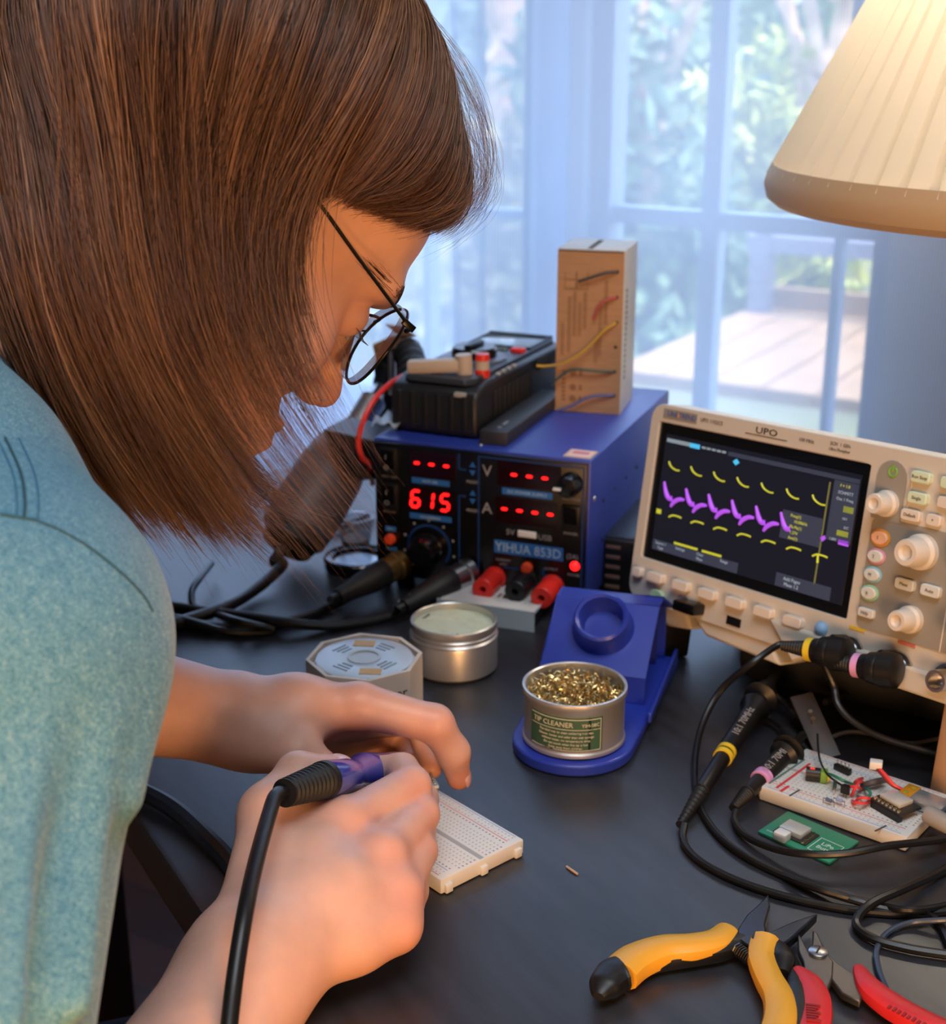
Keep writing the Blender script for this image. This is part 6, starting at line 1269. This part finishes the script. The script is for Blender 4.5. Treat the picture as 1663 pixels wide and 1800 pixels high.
# ------------------------------------------------------------------ hair
def guide(l, n=30):
    P = crom([D(*p) for p in l], 8); A = np.array([tuple(p) for p in P]); L = np.concatenate([[0], np.cumsum(np.linalg.norm(np.diff(A, axis=0), axis=1))]); t = np.linspace(0, L[-1], n)
    return np.stack([np.interp(t, L, A[:, i]) for i in range(3)], 1)
NS = 26
SKC = np.array((0, -.016, .038)); SKR = np.array((.079, .096, .087))
def outskull(gs, mar):
    for A in gs:
        for it in range(14):
            q = (A - np.array(hO)) @ Mh3 - SKC; R_ = SKR + mar; k = np.linalg.norm(q / R_, axis=-1, keepdims=True)
            face = np.clip((q[..., 1:2] - .055) / .03, 0, 1) * np.clip((-q[..., 2:3] + .035) / .03, 0, 1)
            g = 1 + (np.where(k < 1, 1 / np.maximum(k, .2), 1.0) - 1) * (1 - face); A[:] = (q * g + SKC) @ Mh3.T + np.array(hO)
            if it < 13: A[1:-1] = .25 * A[:-2] + .5 * A[1:-1] + .25 * A[2:]
    return gs
side = [guide(g, NS) for g in (
    [(-60, -60, .64), (-140, 200, .62), (-110, 450, .60), (-20, 640, .60), (100, 800, .61), (215, 940, .62)],
    [(60, -150, .64), (-40, 150, .60), (-10, 400, .575), (70, 640, .57), (190, 830, .58), (320, 985, .59)],
    [(200, -200, .645), (90, 100, .585), (70, 380, .555), (160, 640, .55), (280, 830, .56), (400, 985, .57)],
    [(330, -220, .65), (220, 60, .585), (170, 350, .55), (230, 620, .545), (350, 810, .55), (480, 968, .56)],
    [(440, -220, .655), (350, 60, .590), (290, 330, .555), (325, 600, .55), (430, 775, .55), (560, 915, .56)],
    [(520, -200, .66), (470, 60, .600), (405, 320, .567), (400, 570, .557), (475, 730, .555), (590, 850, .56)],
    [(580, -180, .665), (550, 60, .608), (480, 310, .576), (455, 540, .567), (500, 680, .56), (600, 800, .56)],
    [(600, -160, .67), (575, 80, .615), (500, 300, .580), (488, 470, .572), (515, 610, .566), (590, 740, .562)])]
front = [guide(g, NS) for g in (
    [(560, -160, .665), (625, 40, .615), (620, 180, .595), (575, 280, .588), (530, 340, .586)],
    [(590, -150, .668), (690, 60, .63), (715, 200, .61), (670, 310, .60), (570, 335, .592)],
    [(620, -140, .672), (740, 80, .645), (785, 230, .63), (765, 335, .618), (680, 345, .608), (575, 325, .598)],
    [(640, -130, .68), (760, 90, .662), (812, 260, .65), (818, 360, .64), (760, 378, .63), (640, 350, .612)],
    [(650, -130, .70), (765, 90, .685), (818, 260, .678), (830, 372, .668), (790, 392, .655), (700, 368, .64)],
    [(640, -130, .74), (740, 60, .725), (800, 240, .715), (815, 370, .70), (800, 392, .69), (750, 380, .68)])]
far = [guide(g, NS) for g in (
    [(-60, -60, .66), (-150, 200, .69), (-130, 450, .70), (-60, 640, .70), (60, 780, .69), (200, 920, .68)],
    [(60, -150, .66), (-40, 100, .70), (-20, 380, .73), (60, 620, .74), (160, 800, .735), (290, 950, .725)],
    [(250, -180, .665), (180, 60, .71), (150, 350, .745), (190, 600, .755), (260, 780, .75), (360, 930, .74)],
    [(450, -180, .68), (420, 40, .725), (330, 300, .75), (300, 550, .76), (300, 720, .755), (330, 880, .745)],
    [(600, -150, .69), (640, 20, .73), (560, 230, .75), (480, 400, .755), (440, 520, .76), (400, 620, .76)])]
under = [guide(g, NS) for g in (
    [(-100, 300, .64), (-80, 450, .64), (-20, 600, .635), (60, 720, .63), (170, 860, .63), (270, 965, .63)],
    [(20, 300, .62), (60, 480, .61), (150, 660, .61), (230, 780, .61), (320, 890, .61), (420, 985, .61)],
    [(160, 300, .60), (200, 480, .595), (260, 640, .60), (340, 780, .60), (430, 890, .60), (530, 965, .60)],
    [(240, 300, .60), (250, 480, .60), (300, 660, .60), (380, 800, .60), (470, 880, .60), (580, 900, .605)])]
for g_, m_ in ((side, .010), (front, .010), (far, .008), (under, .005)): outskull(g_, m_)
def lguide(l):
    P = crom([hp_(*p) for p in l], 8); A = np.array([tuple(p) for p in P]); L = np.concatenate([[0], np.cumsum(np.linalg.norm(np.diff(A, axis=0), axis=1))]); t = np.linspace(0, L[-1], NS)
    return np.stack([np.interp(t, L, A[:, i]) for i in range(3)], 1)
back = []
for ph in (-82, -58, -34, -10, 12):
    dx, dy = math.sin(R(ph)), -math.cos(R(ph)); back.append(lguide([(.004 * dx, -.01, .134)] + [(q * dx, q * dy - .01, z) for q, z in ((.055, .122), (.088, .075), (.100, .015), (.102, -.04), (.098, -.09), (.090, -.135))]))
top_left = [guide(g, NS) for g in (
    [(640, -130, .74), (740, 60, .725), (800, 240, .715), (815, 370, .70), (800, 392, .69), (750, 380, .68)],
    [(620, -140, .755), (700, 60, .775), (735, 230, .775), (700, 350, .78), (640, 400, .785), (600, 430, .785)],
    [(590, -150, .77), (610, 60, .80), (600, 240, .81), (570, 380, .81), (540, 480, .805), (510, 540, .80)],
    [(600, -150, .69), (640, 20, .74), (560, 230, .79), (480, 400, .80), (440, 520, .80), (400, 620, .79)])]
for g_, m_ in ((back, .003), (top_left, .009)): outskull(g_, m_)
def sheet(gs, u, t0, t1, n):
    """interpolated strands: u strand coordinate in guide units"""
    G_ = np.array(gs); k = np.clip(u, 0, len(gs) - 1.0001); i = k.astype(int); f = (k - i)[:, None, None]
    i0, i2, i3 = np.maximum(i - 1, 0), np.minimum(i + 1, len(gs) - 1), np.minimum(i + 2, len(gs) - 1)
    a, b, c, d = G_[i0], G_[i], G_[i2], G_[i3]
    out_ = .5 * (2 * b + (c - a) * f + (2 * a - 5 * b + 4 * c - d) * f * f + (3 * b - a - 3 * c + d) * f ** 3)
    t = t0[:, None] + (t1 - t0)[:, None] * np.linspace(0, 1, n)[None]; x = np.clip(t, 0, 1) * (NS - 1); j = np.minimum(x.astype(int), NS - 2); g = (x - j)[..., None]
    r = np.arange(len(u))[:, None]; P = out_[r, j] * (1 - g) + out_[r, j + 1] * g
    ext = np.maximum(t - 1, 0)[..., None]; dirn = out_[:, -1] - out_[:, -3]; return P + ext * dirn[:, None, :] * (NS / 2.0)
hairV, hairF, hairC = [], [], []; hoff = 0
SKC = np.array((0, -.016, .038)); SKR = np.array((.079, .096, .087))
def clear_skull(P, extra=0.0):
    q = (P - np.array(hO)) @ Mh3 - SKC; R_ = SKR + extra; k = np.linalg.norm(q / R_, axis=-1, keepdims=True)
    face = np.clip((q[..., 1:2] - .055) / .03, 0, 1) * np.clip((-q[..., 2:3] + .035) / .03, 0, 1)   # leave the face side alone
    g = np.where(k < 1, 1 / np.maximum(k, .2), 1.0); g = 1 + (g - 1) * (1 - face)
    return (q * g + SKC) @ Mh3.T + np.array(hO)
def add_strands(P, r, col, jit=True):
    """P (n,m,3) three-sided tapering tubes"""
    global hoff
    n, m = P.shape[:2]; P = clear_skull(P, (.007 * np.random.default_rng(hoff % 1000 + 1).random((n, 1, 1)) ** .7)); T = np.gradient(P, axis=1); T /= np.linalg.norm(T, axis=2, keepdims=True) + 1e-9
    ref = np.array((.3, -.9, .3)); A = np.cross(T, ref); A /= np.linalg.norm(A, axis=2, keepdims=True) + 1e-9; B = np.cross(T, A)
    taper = (1 - .75 * np.linspace(0, 1, m) ** 3)[None, :, None] * r[:, None, None]
    ring = [P + taper * (A * math.cos(a) + B * math.sin(a)) for a in (0.5, 2.594, 4.69)]
    V_ = np.stack(ring, 2).reshape(-1, 3); base = hoff + (np.arange(n)[:, None] * m + np.arange(m - 1)[None]) * 3
    for k in range(3):
        k2 = (k + 1) % 3; hairF.append(np.stack([base + k, base + k2, base + 3 + k2, base + 3 + k], -1).reshape(-1, 4))
    hairV.append(V_); hairC.append(np.repeat(col, m * 3)); hoff += len(V_)
outw = np.array(tuple(-camB)) * -1      # towards the near side of the head
def strands(gs, n, layer, spread, tvar, r, m=22, t0=0.0, wave=.0012, clump=60, frizz=.0004, umax=None, short=None, lock=.004):
    u = rng.random(n) * ((len(gs) - 1) if umax is None else umax)
    cl = np.round(u * clump / (len(gs) - 1)) / clump * (len(gs) - 1); cid = np.round(u * clump / (len(gs) - 1)).astype(int)
    tl_ = 1 - tvar * rng.random(n) ** 1.5; ctl = (np.sin(cid * 12.9898) * 43758.5453) % 1; tl_ -= tvar * .6 * ctl
    if short: a_, b_, f_, pr_ = short; tl_ = np.where((u > a_) & (u < b_) & (rng.random(n) < pr_), tl_ * (f_ + .06 * rng.random(n)), tl_)
    P = sheet(gs, u, np.full(n, t0), tl_, m); Pc = sheet(gs, np.clip(cl, 0, len(gs) - 1), np.full(n, t0), tl_, m)
    s = np.linspace(0, 1, m)[None, :, None]; P = P * (1 - .55 * s) + Pc * (.55 * s)
    dep = (rng.random(n) * layer)[:, None, None]; P = P - np.array(tuple(camB))[None, None] * dep * (0.35 + .65 * np.sin(np.pi * np.clip(s, 0, 1)))
    big = np.floor(u / (len(gs) - 1) * 17 + .35 * np.sin(u * 9)); bo = ((np.sin(big * 53.7 + n * .01) * 4177.3) % 1)[:, None, None]; bo2 = ((np.sin(big * 19.1 + 2 + n * .02) * 3177.7) % 1 - .5)[:, None, None]
    P = P + np.array(tuple(camB))[None, None] * (bo * lock * np.sin(np.pi * np.clip(s * 1.1, 0, 1)) ** .7) + np.array(tuple(camR))[None, None] * (bo2 * lock * 3.0 * s ** 1.2 * np.sin(np.pi * .5 * s + .4))
    c1 = ((np.sin(cid * 78.233) * 43758.5453) % 1 - .5)[:, None, None]; c2 = ((np.sin(cid * 39.425) * 24634.6345) % 1 - .5)[:, None, None]
    P = P + np.array(tuple(camR))[None, None] * (c1 * spread * s + wave * np.sin(s * 7 + c2 * 9)) + np.array(tuple(camB))[None, None] * (c2 * spread * .7 * np.sin(np.pi * s) )
    fz = rng.normal(size=(n, 1, 3)) * frizz * 3 * s ** 1.5 * 2 + np.sin(s * (6 + 8 * rng.random((n, 1, 1))) + rng.random((n, 1, 3)) * 6) * frizz; P = P + fz
    col = np.clip(.10 + .42 * ((np.sin(cid * 3.17) * 1000.77) % 1) + .30 * bo[:, 0, 0] + rng.normal(size=n) * .14, 0, 1)
    add_strands(P, r * (.7 + .6 * rng.random(n)), col)
strands(side, 10500, .010, .017, .20, .00024, clump=120, short=(3.1, 6.8, .76, .90))
strands(side, 1500, .004, .018, .10, .00020, clump=50, frizz=.0012, wave=.003, short=(2.8, 6.8, .76, .9))
strands(under, 3600, .012, .016, .22, .00022, clump=60, short=(1.7, 3.0, .80, .75))
strands(front, 5200, .008, .004, .06, .00022, clump=90, wave=.0006, lock=.0015)
strands(far, 2600, .010, .012, .14, .00030, clump=60)
strands(back, 3600, .006, .010, .10, .00028, clump=70, lock=.002)
strands(top_left, 2400, .006, .006, .08, .00026, clump=60, lock=.0015)
# fly-aways
strands(side, 300, .002, .02, .10, .00010, clump=400, frizz=.0007, wave=.003)
strands(side[3:], 260, .004, .016, -.05, .00012, clump=400, frizz=.0009, wave=.003)
n = 150; u = 2.5 + 2.4 * rng.random(n); P = sheet(front, u, .15 + .5 * rng.random(n), .9 + .1 * rng.random(n), 22); s = np.linspace(0, 1, 22)[None, :, None]
o_dir = np.array(tuple(camR * .8 + camU * .25))[None, None]; P = P + o_dir * (.004 + .018 * rng.random((n, 1, 1))) * np.sin(np.pi * s) ** .8 + rng.normal(size=(n, 1, 3)) * .003 * s + np.array(tuple(-camU))[None, None] * .012 * s * rng.random((n, 1, 1))
add_strands(P, np.full(n, .00007), rng.random(n))
strs = len(hairV)
# solid inner layers so that the mass is opaque
def shell(gs, inset, tmax, m=24, w=60):
    global hoff
    u = np.linspace(0, len(gs) - 1, w); P = sheet(gs, u, np.zeros(w), np.full(w, tmax), m) - np.array(tuple(camB)) * inset
    P = clear_skull(P, -.0015); V_ = P.reshape(-1, 3); i, j = np.meshgrid(np.arange(w - 1), np.arange(m - 1), indexing='ij'); k = hoff + i * m + j
    hairF.append(np.stack([k, k + 1, k + m + 1, k + m], -1).reshape(-1, 4)); hairV.append(V_); hairC.append(np.full(len(V_), .12)); hoff += len(V_)
shell(side[:5], .011, .74); shell(side[4:], .010, .58); shell(front[:5], .007, .93); shell(far, -.010, .80); shell(under[:3], .012, .72); shell(back, 0.0, .9); shell(top_left, -.006, .9)
# skull cap below everything
S = SDF((-.11, -.14, -.10), (.11, .12, .14), .004); S.ell((0, -.016, .036), (.0735, .0905, .0825), .01); S.ell((0, -.055, -.03), (.060, .050, .062), .02); S.ell((0, .105, -.02), (.11, .075, .075), .012, cut=True)
Vc, Qc = S.mesh(); Vc = smooth_mesh(Vc, Qc, 2) @ Mh3.T + np.array(hO); hairF.append(Qc + hoff); hairV.append(Vc); hairC.append(np.full(len(Vc), .12)); hoff += len(Vc)
M_hair = bpy.data.materials.new('brown_hair'); M_hair.use_nodes = True; nt = M_hair.node_tree; b = nt.nodes['Principled BSDF']; b.inputs['Roughness'].default_value = .38; b.inputs['Specular IOR Level'].default_value = .55
at_n = nt.nodes.new('ShaderNodeAttribute'); at_n.attribute_name = 'shade'; rp = nt.nodes.new('ShaderNodeValToRGB'); nt.links.new(at_n.outputs['Fac'], rp.inputs[0])
rp.color_ramp.elements[0].color = lin((58, 38, 27)); rp.color_ramp.elements[1].color = lin((192, 138, 94)); e = rp.color_ramp.elements.new(.5); e.color = lin((112, 75, 50)); nt.links.new(rp.outputs[0], b.inputs['Base Color'])
HV = np.concatenate(hairV).astype(np.float32); HF = np.concatenate(hairF).astype(np.int32)
me = bpy.data.meshes.new('hair'); me.vertices.add(len(HV)); me.vertices.foreach_set('co', HV.ravel()); me.loops.add(len(HF) * 4); me.loops.foreach_set('vertex_index', HF.ravel())
me.polygons.add(len(HF)); me.polygons.foreach_set('loop_start', np.arange(0, len(HF) * 4, 4, dtype=np.int32)); me.polygons.foreach_set('loop_total', np.full(len(HF), 4, np.int32)); me.update(); me.shade_smooth()
atr = me.attributes.new('shade', 'FLOAT', 'POINT'); atr.data.foreach_set('value', np.concatenate(hairC).astype(np.float32)); me.materials.append(M_hair)
hair = bpy.data.objects.new('hair', me); C.objects.link(hair); pchild(hair)
# ------------------------------------------------------------------ soldering iron in the right hand
ir = worldthing('soldering_iron', 'blue-handled soldering iron with black ribbed boot held in the right hand', 'soldering iron')
i0, i1, i2 = D(500, 1394, .622), D(566, 1372, .648), D(694, 1350, .752)
mb = MB(); ax = (i1 - i0); prof = []
for k in range(41):
    t = k / 40; prof.append((.0058 + .0022 * t + (.0006 if k % 4 < 2 else -.0004), t))
prof = [(0, 0)] + prof + [(.0088, 1.0), (.0088, 1.12), (0, 1.12)]
mb.cyl(i0, i1, .008, seg=32, prof=prof); mb.build('boot', M_rubber, ir)
mb = MB(); mb.cyl(i1, i2, .009, seg=32, prof=[(.0084, 0), (.0090, .03), (.0086, .22), (.0088, .27), (.0080, .34), (.0080, .42), (.0102, .52), (.0100, .60), (.0090, .75), (.0085, 1), (.0, 1)]); mb.build('handle', mat('translucent_blue_handle', (44, 62, 170), .18, coat=.6), ir)
tp = D(722, 1358, .792); dn = (tp - i2).normalized()
mb = MB(); mb.cyl(i2 - dn * .001, tp, .003, seg=20, prof=[(.0062, 0), (.0062, .15), (.0034, .2), (.0032, .7), (.0016, .8), (.0006, 1)]); mb.build('tip_barrel', M_steel, ir)
mb = MB(); dd = (i1 - i0).normalized()
mb.tube(crom([i0 + dd * .004, i0 - dd * .006, D(473, 1432, .604), D(449, 1520, .574), D(430, 1610, .550), D(414, 1710, .536), D(402, 1810, .526), D(392, 1920, .515), D(380, 2100, .49), Vector((-.04, .26, -.10)), Vector((.04, .26, -.36)), Vector((.12, .36, -.64)), Vector((.26, .48, FZ + .004)), Vector((.55, .55, FZ + .004))], 8), .0034, 14); mb.build('cord', M_cable, ir)
# red curtain corner at the far upper left
rc = thing('red_curtain', 'dark red curtain edge at the far upper left corner behind the hair', 'curtain', MW)
xx = [OW(-150, 60, -.3), OW(10, 60, -.3)]
mb = MB(); 
vs = [(xx[0].x - .2 + (xx[1].x - xx[0].x + .2) * i / 40, -.3 + .012 * math.sin(i * .9), z) for z in (FZ + .02, 1.6) for i in range(41)]
o = meshobj('curtain_cloth', vs, [(i, i + 1, 42 + i, 41 + i) for i in range(40)], mat('red_fabric', (150, 50, 55), .85), rc); s2 = o.modifiers.new('s', 'SOLIDIFY'); s2.thickness = .002

# ------------------------------------------------------------------ repeats share a group
GR = {'cable': 'loose cables on the desk', 'oscilloscope_probe': 'oscilloscope probes', 'breadboard': 'breadboards', 'resistor': 'resistors on the circuit breadboard', 'garden_tree': 'trees outside the window', 'sheer_curtain': 'sheer curtain panels', 'tool_cable': 'tool cables plugged into the station', 'jumper_wire': 'jumper wires on the circuit breadboard', 'ground_clip_lead': 'probe ground leads'}
for o in list(C.objects):
    if o.parent is None and 'label' in o.keys() and 'group' not in o.keys():
        g_ = GR.get(o.name.split('.')[0])
        if g_: o['group'] = g_
